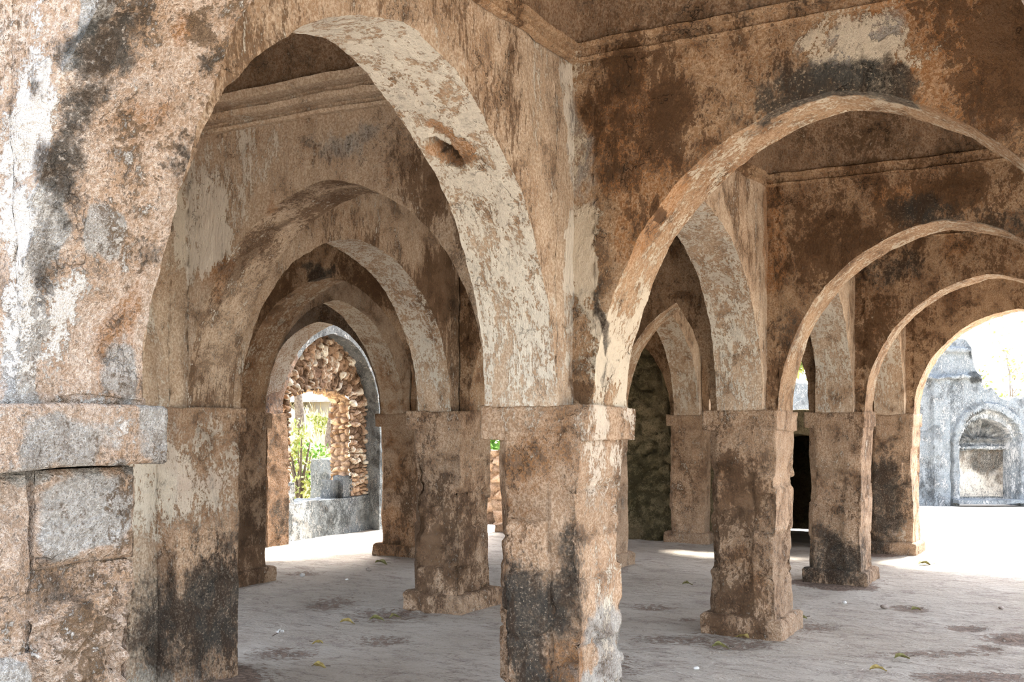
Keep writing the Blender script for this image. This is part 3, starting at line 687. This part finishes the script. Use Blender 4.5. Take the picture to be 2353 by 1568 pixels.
# ------------------------------------------------------------------ left outer wall with the rubble window
XW = -9.45
def left_wall():
    mb = MB(); xo = XW-.62
    yA, yB = 10.62, 12.66; ym, rise, zsn = (yA+yB)/2, 1.12, 1.66
    # front face of the wall around the recess (fan from outline to big rectangle)
    nseg = 60; ph = np.linspace(0, 1, nseg)
    def outline(nj=26):
        pts = []
        for z in np.linspace(-.03, zsn, nj)[:-1]: pts.append((yA, z))
        u = np.linspace(0, 1, nj)**1.5
        for q in u: pts.append((yA+(ym-yA)*q, zsn+rise*float(prof(np.array([q]))[0]/prof(np.array([1.]))[0])))
        for q in u[::-1][1:]: pts.append((yB-(yB-ym)*q, zsn+rise*float(prof(np.array([q]))[0]/prof(np.array([1.]))[0])))
        for z in np.linspace(zsn, -.03, nj)[1:]: pts.append((yB, z))
        return np.array(pts)
    op = outline(); n = len(op)
    Y0, Y1, Z1 = 10.15, 13.9, 3.05
    out = np.zeros_like(op)
    for i, (y, z) in enumerate(op):
        if y <= yA+1e-6 and z < zsn: out[i] = (Y0, z*Z1/zsn if z > 0 else z)
        elif y >= yB-1e-6 and z < zsn: out[i] = (Y1, z*Z1/zsn if z > 0 else z)
        else: out[i] = (Y0+(Y1-Y0)*(y-yA)/(yB-yA), Z1)
    k = np.linspace(0, 1, 16)[None, :, None]; P2 = op[:, None]*(1-k)+out[:, None]*k
    P = np.stack([np.full(P2.shape[:2], XW), P2[..., 0], P2[..., 1]], -1)
    mb.grid(P, flip=True)
    # reveal of the recess
    dx = np.linspace(0, -.26, 12)
    P = np.stack([np.broadcast_to(XW+dx[None], (n, 12)), np.repeat(op[:, :1], 12, 1), np.repeat(op[:, 1:], 12, 1)], -1)
    ch = np.zeros((n, 12, 4)); mb.grid(P, flip=False, chan=ch)
    # solid rest of the wall
    mb.box(xo, XW, 4.4, 10.15, -.03, 4.4, .12, sides='XxZ')
    mb.quad((XW-.27, 10.2, zsn+rise), (XW-.27, 13.9, zsn+rise), (XW-.27, 13.9, 3.05), (XW-.27, 10.2, 3.05), .2)
    mb.quad((XW, 10.15, 3.05), (XW, 13.9, 3.05), (xo, 13.9, 3.05), (xo, 10.15, 3.05), .06)
    mb.quad((XW, 13.9, -.03), (xo, 13.9, -.03), (xo, 13.9, 3.05), (XW, 13.9, 3.05), .06)
    struct('wall_left', mb, M['bluegrey'], amp=1.2)
    # rubble filling with the window opening
    mb = MB(); xf = XW-.24
    wy0, wy1, wz0, wz1 = 11.0, 12.28, .50, 2.02
    wop = []
    na = 90
    for t in np.linspace(0, 1, 4*na):
        if t < .36: wop.append((wy0, wz0+(wz1-.14-wz0)*t/.36))
        elif t < .64:
            a = math.pi*(1-(t-.36)/.28); wop.append(((wy0+wy1)/2+(wy1-wy0)/2*math.cos(a), wz1-.14+.14*math.sin(a)))
        else: wop.append((wy1, wz0+(wz1-.14-wz0)*(1-t)/.36))
    wop = np.array(wop)
    wc = np.array(((wy0+wy1)/2, 1.35)); m = len(wop)
    outp = []
    for (y, z) in wop:
        if y <= wy0+1e-6: outp.append((yA-.03, wz0+(zsn+.2-wz0)*(z-wz0)/(wz1-.14-wz0)))
        elif y >= wy1-1e-6: outp.append((yB+.03, wz0+(zsn+.2-wz0)*(z-wz0)/(wz1-.14-wz0)))
        else:
            q = (y-wy0)/(wy1-wy0); outp.append((yA-.03+(yB-yA+.06)*q, 0))
    outp = np.array(outp)
    arc = (wop[:, 0] > wy0+1e-6) & (wop[:, 0] < wy1-1e-6)
    q = (outp[arc, 0]-yA)/(yB-yA); u = 1-np.abs(q*2-1); outp[arc, 1] = np.maximum(zsn+.2, zsn+.03+rise*prof(np.clip(u, 0, 1))/prof(np.array([1.]))[0])
    kk = 40; k = np.linspace(0, 1, kk)[None, :, None]
    P2 = wop[:, None]*(1-k)+outp[:, None]*k
    P = np.stack([np.full(P2.shape[:2], xf), P2[..., 0], P2[..., 1]], -1)
    # relief: voussoir stones above, coursed rubble at the sides
    yy, zz = P2[..., 0].ravel(), P2[..., 1].ravel(); Q = P.reshape(-1, 3)
    ang = np.arctan2(zz-1.55, yy-wc[0]); rad = np.hypot(yy-wc[0], zz-1.55)
    top = (zz > 1.75) & (ang > .2) & (ang < math.pi-.2)
    d1, d2, i1 = worley2(ang+.03*vnoise(Q, .1, 5), rad+.05*vnoise(Q, .12, 8),   .085, .15, 3)
    e1, e2, i2 = worley2(yy+.03*vnoise(Q, .1, 5), zz+.03*vnoise(Q, .1, 9), .105, .07, 13)
    g = np.where(top, d2-d1, e2-e1); idr = np.where(top, i1, i2)
    h = sstep(0, .38, g)*(.3+.7*idr)*.07-.02
    P[..., 0] += h.reshape(P.shape[:2])
    chn = np.zeros((*P.shape[:2], 4)); chn[..., 1] = (np.maximum(idr-.35, 0)*1.5).reshape(P.shape[:2]); chn[..., 3] = (1.3*(1-sstep(.0, .16, g))).reshape(P.shape[:2])
    mb.grid(P, flip=True, tint=(.15+.75*idr).reshape(P.shape[:2]), chan=chn)
    # jambs through the wall thickness
    nd = 20; dd = np.linspace(0, -.34, nd)
    J = np.stack([np.broadcast_to(xf+dd[None], (m, nd)), np.repeat(wop[:, :1], nd, 1), np.repeat(wop[:, 1:], nd, 1)], -1)
    Q = J.reshape(-1, 3); d1, d2, i1 = worley2(Q[:, 0]*1.+.03*vnoise(Q, .1, 5), np.where(Q[:, 2] > 1.86, Q[:, 1], Q[:, 2])+.03*vnoise(Q, .1, 9), .125, .085, 23)
    h = sstep(0, .38, d2-d1)*(.35+.65*i1)*.07-.02
    dirn = np.stack([np.zeros(len(Q)), wc[0]-Q[:, 1], (1.25-Q[:, 2])*np.where(Q[:, 2] > 1.86, 1, 0)], 1); dirn /= np.linalg.norm(dirn, axis=1)[:, None]
    J = (Q+dirn*h[:, None]*1.2).reshape(J.shape)
    mb.grid(J, flip=False, tint=(.25+.6*i1).reshape(J.shape[:2]))
    xb = xf-.34
    outl = np.clip(outp, (yA-.1, 0), (yB+.1, 3)); P2 = wop[:, None]*(1-k)+outl[:, None]*k
    mb.grid(np.stack([np.full(P2.shape[:2], xb), P2[..., 0], P2[..., 1]], -1)[:, ::4], flip=False)
    f = struct('wall_left_rubble', mb, M['rubble'], amp=.8)
    # sill wall below the window, plastered grey
    mb = MB(); mb.box(xb, xf+.05, yA-.02, yB+.02, -.03, wz0, .03)
    struct('trim_90', mb, M['bluegrey'], amp=1.4)
    for y_, s_, z_, dxx in ((wy0+.03, .09, .62, -.02), (wy1-.22, .10, .60, -.1), (wy1-.03, .12, .66, -.02)):
        mb = MB(); mb.box(xf-.16+dxx, xf+.02+dxx, y_-s_, y_+s_*.6, wz0-.02, z_+.15, .025)
        o = mb.build('stone_block', M['bluegrey'], amp=1.2, local=(xf-.08, y_, wz0)); tag(o, {.62: 'grey upright stone at the left end of the window sill', .60: 'pinkish-grey stone standing on the sill near the right jamb', .66: 'grey stone block at the right end of the window sill'}[z_], 'stone')
    # pilaster carrying the orange arch
    mb = MB(); mb.box(XW-.02, XW+.10, 10.42-.2, 10.42+.18, -.03, ZS+.01, .03)
    struct('trim_91', mb, M['facade'], amp=1.2)
for c_ in ((-9.35, 10.5, .35, .25, .25, .35, 0, 1.2), (-9.5, 10.5, 1.4, .5, .55, 2.4, 2, 1.9), (-9.5, 10.6, 1.4, .5, .5, 2.2, 1, .2), (-9.6, 11.0, .3, .3, .5, .5, 1, .6), (-9.65, 11.8, .25, .25, 1.0, .3, 0, .5), (-9.5, 12.7, 1.2, .3, .3, 1.2, 0, .7)):
    stain(c_[:3], c_[3:6], c_[6], c_[7])
left_wall()

# ------------------------------------------------------------------ ground
mb = MB()
xs = np.concatenate([np.linspace(-10.2, 3, 330)]); ys = np.linspace(-2.5, 14.2, 420)
X, Y = np.meshgrid(xs, ys, indexing='ij'); P = np.stack([X, Y, np.zeros_like(X)], -1); Q = P.reshape(-1, 3)
P[..., 2] += (fbm(Q, 1.6, 3, 11)*.010+fbm(Q, .3, 3, 12)*.005).reshape(X.shape)-.004
pits = [(2090, 1398, .20, .10), (2222, 1443, .20, .08), (1560, 1470, .45, .10), (1850, 1440, .30, .12), (2340, 1470, .3, .14), (2230, 1555, .5, .10), (1500, 1395, .25, .1), (700, 1318, .25, .10), (900, 1410, .45, .18), (1010, 1395, .4, .15), (760, 1385, .3, .2), (2270, 1488, .12, .07), (1580, 1425, .1, .05), (480, 1568, .5, .3), (1350, 1520, .4, .3), (2160, 1500, .5, .06), (880, 1470, .25, .12), (650, 1500, .3, .12), (1690, 1480, .35, .12)]
CH = np.zeros((*X.shape, 4))
for px, py, rx, ry in pits:
    c = onZ(px, py); q = ((X-c[0])*CT+(Y-c[1])*ST)**2/rx**2+(-(X-c[0])*ST+(Y-c[1])*CT)**2/(ry*2.2)**2
    v = np.clip(1-q, 0, 1); s_ = .85 if px in (2090, 2222, 2340, 2230, 2270) else .6
    CH[..., 0] = np.maximum(CH[..., 0], v**.6*s_); P[..., 2] -= (v*.022*s_)*(.5+.8*vnoise(Q, .08, 44).reshape(X.shape))
# dirt swept against the pillar feet
for kx, ky in N.values():
    dd_ = np.maximum(np.abs(X-kx)-.3, np.abs(Y-ky)-.3); CH[..., 0] = np.maximum(CH[..., 0], .38*np.clip(1-dd_/.22, 0, 1)); P[..., 2] += .012*np.clip(1-np.maximum(dd_, 0)/.2, 0, 1)
mb.grid(P, chan=CH); struct('floor', mb, M['floor'], amp=0)
mb = MB(); mb.quad((-12, 14.0, -.06), (16, 14.0, -.06), (16, 40, -.06), (-12, 40, -.06), .5)
mb.quad((2.9, -6, -.06), (16, -6, -.06), (16, 14.1, -.06), (2.9, 14.1, -.06), .5)
mb.quad((-12, -6, -.06), (3, -6, -.06), (3, -2.4, -.06), (-12, -2.4, -.06), .5)
struct('ground_courtyard', mb, M['sand'], amp=0)

# ------------------------------------------------------------------ courtyard wall with niche
def far_wall():
    a = onZ(2105, 1157); b = onZ(2353, 1155); yw = 22.3
    e = empty('ruined_wall', (0, 0, 0))
    # local frame: u along the wall (screen right), facing the camera
    u = np.array((CT, ST, 0)); nrm = np.array((ST, -CT, 0)); O = np.array((0., 0., 0.))+np.array((-ST, CT, 0))*20.9
    U = lambda px: (px-CXP)/FPX*20.9
    Zp = lambda py: EYE+(HOR-py)/FPX*20.9
    prof_ = [(1500, 890), (1800, 888), (1850, 880), (1900, 900), (2060, 850), (2110, 840), (2135, 800), (2190, 785), (2225, 790), (2245, 850), (2262, 893), (2290, 900), (2300, 912), (2500, 910), (2900, 918)]
    us = np.linspace(U(1500), U(2900), 420)
    tops = np.interp(us, [U(p[0]) for p in prof_], [Zp(p[1]) for p in prof_])
    pp = np.stack([us, us*0, us*0], 1); tops = tops+.06*vnoise(pp, .25, 5)+.03*vnoise(pp, .07, 6)
    nu0, nu1 = U(2203), U(2342); ncx = (nu0+nu1)/2; nh = (nu1-nu0)/2; nzs, nzt = Zp(1020), Zp(943)
    zz = np.linspace(0, 1, 130)
    Zg = -.1+(tops[:, None]+.1)*zz[None]; Ug = np.repeat(us[:, None], 130, 1)
    dep = np.zeros_like(Ug)
    uu = np.clip(1-np.abs(Ug-ncx)/nh, 0, 1); ztop = nzs+(nzt-nzs)*prof(uu)
    inside = (np.abs(Ug-ncx) < nh) & (Zg < ztop)
    uu2 = np.clip(1-np.abs(Ug-ncx)/(nh*.84), 0, 1); zt2 = nzs-.03+(nzt-nzs-.14)*prof(uu2)
    ins2 = (np.abs(Ug-ncx) < nh*.84) & (Zg < zt2)
    dep -= inside*.12; dep -= ins2*(.28+.20*np.sqrt(np.clip(1-((Ug-ncx)/(nh*.84))**2, 0, 1)))
    # raised outer frame of the niche, flat buttress strips and ledges
    uo = np.clip(1-np.abs(Ug-ncx)/(nh*1.22), 0, 1); zo = nzs+.05+(nzt-nzs+.1)*prof(uo)
    dep += ((np.abs(Ug-ncx) < nh*1.22) & (Zg < zo) & ~inside)*.06
    # shell ribs in the head of the niche
    an = np.arctan2(Zg-(nzs+.02), Ug-ncx); ribs = ins2 & (Zg > nzs+.02)
    dep += ribs*.05*np.cos(an*14)
    for (pz, w_) in ((1030, .04), (1010, .03)): dep += (ins2 & (np.abs(Zg-Zp(pz)) < w_))*.12
    tower = (Ug > U(1990)) & (Ug < U(2160))
    dep += ((Ug > U(2140)) & (Ug < U(2180)) & (Zg < Zp(868)))*.10
    dep += ((Ug > U(2080)) & (Ug < U(2262)) & (np.abs(Zg-Zp(868)) < .04))*.10+((Ug > U(2100)) & (Ug < U(2240)) & (np.abs(Zg-Zp(805)) < .05))*.08
    mb = MB()
    P = O+u*Ug[..., None]+nrm*dep[..., None]; P[..., 2] = Zg
    ch = np.zeros((*Ug.shape, 4)); ch[..., 1] = inside*.35+ins2*.1
    warm = ins2*1.; ch[..., 2] = warm*.1
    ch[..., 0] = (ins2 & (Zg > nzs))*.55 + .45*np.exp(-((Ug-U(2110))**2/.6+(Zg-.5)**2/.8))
    mb.grid(P, chan=ch)
    B = O+u*Ug[..., None]-nrm*.7; B[..., 2] = Zg; mb.grid(B[::4, ::8], flip=True)
    T = np.stack([P[:, -1], B[:, -1]], 1); mb.grid(T)
    o = mb.build('wall_surface', M['bluegrey'], e, amp=1.6, rough=.35)
    tag(e, 'ruined blue-grey courtyard wall with an arched prayer niche', 'wall')
    # warm plaster back of the niche
    k = 24; ug = np.linspace(ncx-nh*.80, ncx+nh*.80, k); zg = np.linspace(.08, nzs-.06, k); A2, Z2 = np.meshgrid(ug, zg, indexing='ij')
    dd = -.395-.20*np.sqrt(np.clip(1-((A2-ncx)/(nh*.84))**2, 0, 1)); P = O+u*A2[..., None]+nrm*(dd+.012)[..., None]; P[..., 2] = Z2
    pc = O+u*ncx+nrm*-.5
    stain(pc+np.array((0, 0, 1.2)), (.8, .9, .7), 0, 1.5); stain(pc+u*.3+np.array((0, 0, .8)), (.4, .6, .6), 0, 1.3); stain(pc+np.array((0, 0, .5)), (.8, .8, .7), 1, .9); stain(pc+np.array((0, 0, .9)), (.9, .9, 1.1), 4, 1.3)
    mb = MB(); mb.grid(P); mb.build('niche_panel', M['plaster'], e, amp=.6)
    mb = MB()
    c0 = O+u*ncx+nrm*.12
    for s_, wd, hh in ((0, nh*1.25, .07),):
        p = [O+u*(ncx-wd)+nrm*.0, O+u*(ncx+wd)+nrm*.0, O+u*(ncx+wd)+nrm*.35, O+u*(ncx-wd)+nrm*.35]
        q = [x+np.array((0, 0, hh)) for x in p]
        mb.quad(q[3], q[2], q[1], q[0], .1); mb.quad(p[3], p[2], q[2], q[3], .05); mb.quad(p[2], p[1], q[1], q[2], .05); mb.quad(p[0], p[3], q[3], q[0], .05)
    mb.build('step', M['bluegrey'], e, amp=1)
far_wall()
# pale low rubble wall beyond the roofless bay
mb = MB()
X0 = np.linspace(-10.6, -7.9, 90); Z0 = np.linspace(-.1, 1.12, 44); A2, Z2 = np.meshgrid(X0, Z0, indexing='ij')
P = np.stack([A2, np.full_like(A2, 14.75), Z2], -1); P, t_ = rub(P, np.array((0, -1, 0)), .22, .15, .07, 0); mb.grid(P, tint=t_)
mb.box(-10.6, -7.9, 14.76, 15.2, -.1, 1.10, .1, sides='xXYZ')
o = mb.build('low_wall', M['rubble'], amp=1, rough=.3); tag(o, 'low whitish rubble wall glimpsed left of the centre pillar', 'wall')

# ------------------------------------------------------------------ outside the window: slope, shrubs, trees, hut
mb = MB(); xs = np.linspace(-45, -10.0, 110); ys = np.linspace(6, 60, 120); X, Y = np.meshgrid(xs, ys, indexing='ij')
P = np.stack([X, Y, np.zeros_like(X)], -1); Q = P.reshape(-1, 3)
P[..., 2] = -.25+np.clip((-X-10.9), 0, 7.2)*.30+fbm(Q, 2.5, 3, 8).reshape(X.shape)*.12
mb.grid(P, flip=False); struct('ground_slope', mb, M['straw'], amp=0)
def slope_z(x): return -.25+max(0, min(7.2, -x-10.9))*.30

def leaves(mb, c, r, n, size, seed, flat=.7):
    rr = np.random.RandomState(seed)
    d = rr.normal(size=(n, 3)); d /= np.linalg.norm(d, axis=1)[:, None]; q = d*(rr.rand(n)**.45)[:, None]*np.array(r)+np.array(c)
    a = rr.normal(size=(n, 3)); a /= np.linalg.norm(a, axis=1)[:, None]; b = np.cross(a, rr.normal(size=(n, 3))); b /= np.linalg.norm(b, axis=1)[:, None]
    s = size*(.6+.8*rr.rand(n))[:, None]
    V = np.stack([q-a*s, q+b*s*.45, q+a*s, q-b*s*.45], 1).reshape(-1, 3)
    F = np.arange(4*n).reshape(-1, 4)+mb.n
    mb.P.append(V); mb.F.append(F); mb.N.append(V*0); mb.T.append(np.full(len(V), .5)); mb.C.append(np.zeros((len(V), 4))); mb.n += len(V)
def tube(mb, pts, rad, k=7):
    pts = np.array(pts, float); n = len(pts); rad = np.broadcast_to(rad, (n,)) if np.ndim(rad) == 0 else np.array(rad)
    d = np.gradient(pts, axis=0); d /= np.linalg.norm(d, axis=1)[:, None]
    up = np.array((.31, .17, .93)); a = np.cross(d, up); a /= np.linalg.norm(a, axis=1)[:, None]; b = np.cross(d, a)
    th = np.linspace(0, 2*math.pi, k, endpoint=False)
    P = pts[None]+(a[None]*np.cos(th)[:, None, None]+b[None]*np.sin(th)[:, None, None])*rad[None, :, None]
    mb.grid(P, wrap=True)
def shrub(name, x, y, h, r, label, mat='leaf', n=900, size=.06, seed=1, cat='shrub', group=None):
    z = slope_z(x) if x < -10 else -.06
    e = empty(name, (x, y, z)); tag(e, label, cat, group); rr = np.random.RandomState(seed)
    mb = MB()
    for i in range(5):
        a = rr.uniform(0, 6.28); q = np.array((x+r*.6*math.cos(a), y+r*.6*math.sin(a), z+h*rr.uniform(.6, .95)))
        tube(mb, [np.array((x, y, z-.05)), np.array((x+r*.15*math.cos(a), y+r*.15*math.sin(a), z+h*.4)), q], [.03*h, .02*h, .006*h])
    mb.build('stems', M['bark'], e, amp=0, local=(x, y, z))
    mb = MB()
    for i in range(9): leaves(mb, (x+rr.uniform(-.6, .6)*r, y+rr.uniform(-.6, .6)*r, z+h*rr.uniform(.25, .95)), (r*.5, r*.5, h*.2), n//9, size, seed*9+i)
    mb.build('foliage', M[mat], e, amp=0, local=(x, y, z)); return e
def tree(x, y, h, label, seed, mat='leaf', n=1500, spread=1.6, leafs=.08, z=None, cat='tree', group=None, bare=False, dens=1.):
    z = (slope_z(x) if x < -10 else -.06) if z is None else z
    e = empty('leafy_tree' if not bare else 'bare_tree', (x, y, z)); tag(e, label, cat, group); rr = np.random.RandomState(seed)
    mb = MB(); tips = []
    def br(p, d, l, r_, lev):
        pts = [p]; q = p.copy(); dd = d.copy()
        for i in range(5): dd = dd+rr.normal(size=3)*.13; dd /= np.linalg.norm(dd); q = q+dd*l/5; pts.append(q.copy())
        tube(mb, pts, np.linspace(r_, r_*.55, 6), 6)
        if lev == 0: tips.append(q); return
        for i in range(3):
            nd = dd+rr.normal(size=3)*.55*(spread/1.6); nd[2] += .15; nd /= np.linalg.norm(nd); br(pts[rr.randint(3, 6)], nd, l*.68, r_*.5, lev-1)
        tips.append(q)
    br(np.array((x, y, z-.1)), np.array((0, 0, 1.)), h*.42, h*(.009 if bare else .022), 3)
    mb.build('trunk', M['bark'], e, amp=0, local=(x, y, z))
    mb = MB()
    for i, t in enumerate(tips): leaves(mb, t, (h*.09,)*3, max(4, int(n*dens/len(tips))), leafs, seed*50+i)
    mb.build('foliage', M[mat], e, amp=0, local=(x, y, z)); return e
def at_dist(px, D):     # ground point seen in column px at depth D
    x = (px-CXP)/FPX*D; return x*CT-D*ST, x*ST+D*CT
for i, (px, D, h, r, lb, m_) in enumerate([(688, 17.5, 1.5, .32, 'bright green shrub behind the left side of the window', 'leaf2'), (703, 19.2, .9, .45, 'small green bush low behind the window', 'leaf'),
        (735, 24, .6, .35, 'olive bush higher up the dry slope, seen in the window', 'leaf2')]):
    x, y = at_dist(px, D); shrub('green_shrub', x, y, h, r, lb, m_, 380, .045, 20+i)
x, y = at_dist(756, 22.5); tree(x, y, 5.6, 'thin tree with hanging leaves at the top of the window view', 4, 'leaf', 160, 2.0, .05)
x, y = at_dist(690, 24); tree(x, y, 5.6, 'slim tree left of the hut roof in the window view', 9, 'leaf2', 110, 2.0, .05)
x, y = at_dist(1833, 26); tree(x, y, 5.2, 'green tree above the courtyard wall, glimpsed through the narrow arch gap', 5, 'leaf2', 4200, 1.4, .1)
x, y = at_dist(2330, 36); tree(x, y, 5.6, 'sparse bare-branched tree behind the courtyard wall at right', 6, 'leaf2', 350, 2.2, .07, bare=True)
x, y = at_dist(2290, 40); tree(x, y, 4.6, 'faint leafy bush top rising over the courtyard wall', 8, 'leaf2', 800, 2.2, .08)
x, y = at_dist(1129, 20.5); shrub('dark_bush', x, y, 2.0, 1.3, 'dark bush behind the low whitish wall', 'leaf', 2600, .08, 31)
def hut():
    x, y = at_dist(742, 28); z = slope_z(x)-.1
    e = empty('hut', (x, y, z)); tag(e, 'distant hut with a grey roof seen at the top of the window', 'building')
    mb = MB(); mb.box(x-2.5, x+2.0, y-1, y+2.5, z-.2, z+.32, .5); mb.build('wall', M['sand'], e, amp=0, local=(x, y, z))
    mb = MB(); mb.quad((x-2.9, y-1.5, z+.27), (x+2.4, y-1.5, z+.27), (x+2.4, y+.8, z+.5), (x-2.9, y+.8, z+.5), .4); mb.quad((x+2.4, y+3, z+.27), (x-2.9, y+3, z+.27), (x-2.9, y+.8, z+.5), (x+2.4, y+.8, z+.5), .4)
    mb.quad((x-2.9, y-1.5, z+.22), (x+2.4, y-1.5, z+.22), (x+2.4, y-1.5, z+.27), (x-2.9, y-1.5, z+.27), .4)
    mb.build('roof', M['tin'], e, amp=0, local=(x, y, z))
hut()
x, y = at_dist(752, 16.9)
mb = MB(); mb.box(x-.16, x+.16, y-.2, y+.25, -.35, 1.0, .05); o = mb.build('broken_wall', M['bluegrey'], amp=1.5, rough=.7, local=(x, y, -.25)); tag(o, 'blue-grey broken wall stub outside the window by the right jamb', 'wall')
mb = MB()
for i in range(90):
    px = 665+(i*37 % 125); D = 16.8+(i*53 % 97)/97*13; x, y = at_dist(px, D)
    rr = np.random.RandomState(i); n = 40
    q = np.array((x, y, slope_z(x)))+rr.normal(size=(n, 3))*np.array((.3, .3, 0)); tip = q+rr.normal(size=(n, 3))*.08+np.array((0, 0, .22)); s = rr.normal(size=(n, 3))*.012
    V = np.stack([q-s, q+s, tip+s*.2, tip-s*.2], 1).reshape(-1, 3); mb.P.append(V); mb.F.append(np.arange(4*n).reshape(-1, 4)+mb.n); mb.N.append(V*0); mb.T.append(np.full(4*n, .5)); mb.C.append(np.zeros((4*n, 4))); mb.n += 4*n
o = mb.build('dry_grass', M['straw'], amp=0); tag(o, 'dry straw-coloured grass on the slope outside the window', 'grass', kind='stuff')

# ------------------------------------------------------------------ fallen leaves and litter on the floor
def leaf(px, py, L, rot, mat, label, seed, curl=.35):
    c = onZ(px, py); rr = np.random.RandomState(seed)
    n, k = 17, 9; t = np.linspace(0, 1, n); v = np.linspace(-1, 1, k); T, V = np.meshgrid(t, v, indexing='ij')
    wd = np.sin(np.pi*T**.85)*.26*L; x = (T-.5)*L; y = V*wd; z = (V**2)*wd*curl*1.3+np.sin(T*math.pi*1.3)*L*.09+.004+.006*vnoise(np.stack([T*3, V, T*0+seed], -1).reshape(-1, 3), .5, 2).reshape(T.shape)
    ca, sa = math.cos(rot), math.sin(rot); X = x*ca-y*sa; Y = x*sa+y*ca
    gz = .0
    e = empty('fallen_leaf', (c[0], c[1], gz)); tag(e, label, 'leaf')
    P = np.stack([c[0]+X, c[1]+Y, gz+z+.008], -1); mb = MB(); mb.grid(P); mb.grid(P-np.array((0, 0, .0015)), flip=True)
    mb.build('blade', M[mat], e, amp=0, local=(c[0], c[1], gz))
    mb = MB(); s = L*.5; pts = [(c[0]+d*ca, c[1]+d*sa, gz+.012+.01*abs(math.sin(d*20))) for d in np.linspace(.46*L, .78*L, 6)]
    tube(mb, pts, .0022, 5); mb.build('stalk', M['stem'], e, amp=0, local=(c[0], c[1], gz))
TH0 = TH
for i, (px, py, L, rot, m_, lb) in enumerate([
    (733, 1537, .105, -.3, 'dryleaf', 'curled yellow fallen leaf nearest the viewer, left of the centre pillar'),
    (798, 1434, .12, -.2, 'dryleaf', 'flat yellow fallen leaf midway between the blackened-foot pillar and the block-built pillar'),
    (866, 1427, .12, .1, 'dryleaf2', 'olive fallen leaf with a long stalk, left one of a pair'),
    (908, 1422, .10, .5, 'dryleaf2', 'olive fallen leaf, right one of a pair near the block-built pillar'),
    (730, 1482, .085, 2.9, 'dryleaf', 'small pale curled leaf lying beyond the nearest yellow leaf'),
    (1706, 1468, .115, 2.4, 'dryleaf', 'yellow leaf leaning by the plinth of the block-edged pillar'),
    (1656, 1491, .12, -.3, 'dryleaf2', 'greenish leaf in front of the block-edged pillar'),
    (2018, 1543, .11, .0, 'dryleaf', 'yellow-brown leaf lying lowest on the right-hand floor'),
    (2073, 1516, .11, .1, 'dryleaf2', 'narrow pale leaf just beyond the lowest right-hand leaf'),
    (1842, 1423, .09, .1, 'dryleaf2', 'dark thin leaf right of the block-edged pillar'),
    (2105, 1404, .09, .2, 'dryleaf2', 'leaf lying in the brown pit on the right-hand floor'),
    (1580, 1345, .10, .0, 'dryleaf2', 'small dark leaf between the centre pillar and the block-edged pillar'),
    (876, 1297, .16, -.4, 'dryleaf2', 'dark curled leaf in the bright patch before the orange-stained pillar'),
    (2125, 1300, .16, .1, 'dryleaf2', 'long dark leaf near the edge of the courtyard light')]):
    leaf(px, py, L, TH0+rot, m_, lb, i, .5)
def lump(px, py, r, mat, name, label, cat, seed):
    c = onZ(px, py); th = np.linspace(0, 2*math.pi, 12, endpoint=False); ph = np.linspace(.05, math.pi-.05, 8); T, Pp = np.meshgrid(th, ph, indexing='ij')
    D = np.stack([np.cos(T)*np.sin(Pp), np.sin(T)*np.sin(Pp), np.cos(Pp)*.6], -1); k = 1+.35*vnoise(D.reshape(-1, 3)+seed*3., .7, 3).reshape(T.shape)
    P = D*r*k[..., None]+np.array((c[0], c[1], r*.5)); mb = MB(); mb.grid(P, wrap=True, flip=True)
    o = mb.build(name, M[mat], amp=0, local=(c[0], c[1], 0)); tag(o, label, cat)
for i, (px, py, r, m_, nm, lb, ct) in enumerate([(1941, 1388, .022, 'white', 'crumpled_paper', 'small white scrap on the right-hand floor before the dark-plinth pillar', 'litter'),
    (2032, 1398, .03, 'pebble', 'pebble', 'pale stone chip just left of the brown pit', 'stone'), (1600, 1540, .018, 'white', 'shell', 'tiny white shell-like chip in front, right of the centre pillar', 'stone'),
    (848, 1312, .03, 'pebble', 'pebble', 'dark pebble between the bright patch and the yellow leaf', 'stone'), (2300, 1400, .02, 'pebble', 'pebble', 'small pebble far right of the brown pit', 'stone'),
    (797, 1334, .016, 'white', 'crumpled_paper', 'tiny white scrap on the left-hand floor', 'litter'), (694, 1325, .03, 'white', 'crumpled_paper', 'white scrap beside the dark scuffed hollow at left', 'litter')]):
    lump(px, py, r, m_, nm, lb, ct, i)
def sprig(px, py):
    c = onZ(px, py); e = empty('flower_sprig', (c[0], c[1], 0)); tag(e, 'small white dried flower sprig on the floor left of the curled leaf', 'flower')
    mb = MB(); rr = np.random.RandomState(3); tube(mb, [(c[0]-.03, c[1]-.02, .01), (c[0], c[1], .03), (c[0]+.01, c[1]+.02, .045)], .0025, 5); mb.build('stalk', M['stem'], e, amp=0, local=(c[0], c[1], 0))
    mb = MB(); leaves(mb, (c[0]+.01, c[1]+.02, .045), (.03, .03, .015), 22, .012, 5); mb.build('petals', M['white'], e, amp=0, local=(c[0], c[1], 0))
sprig(636, 1466)
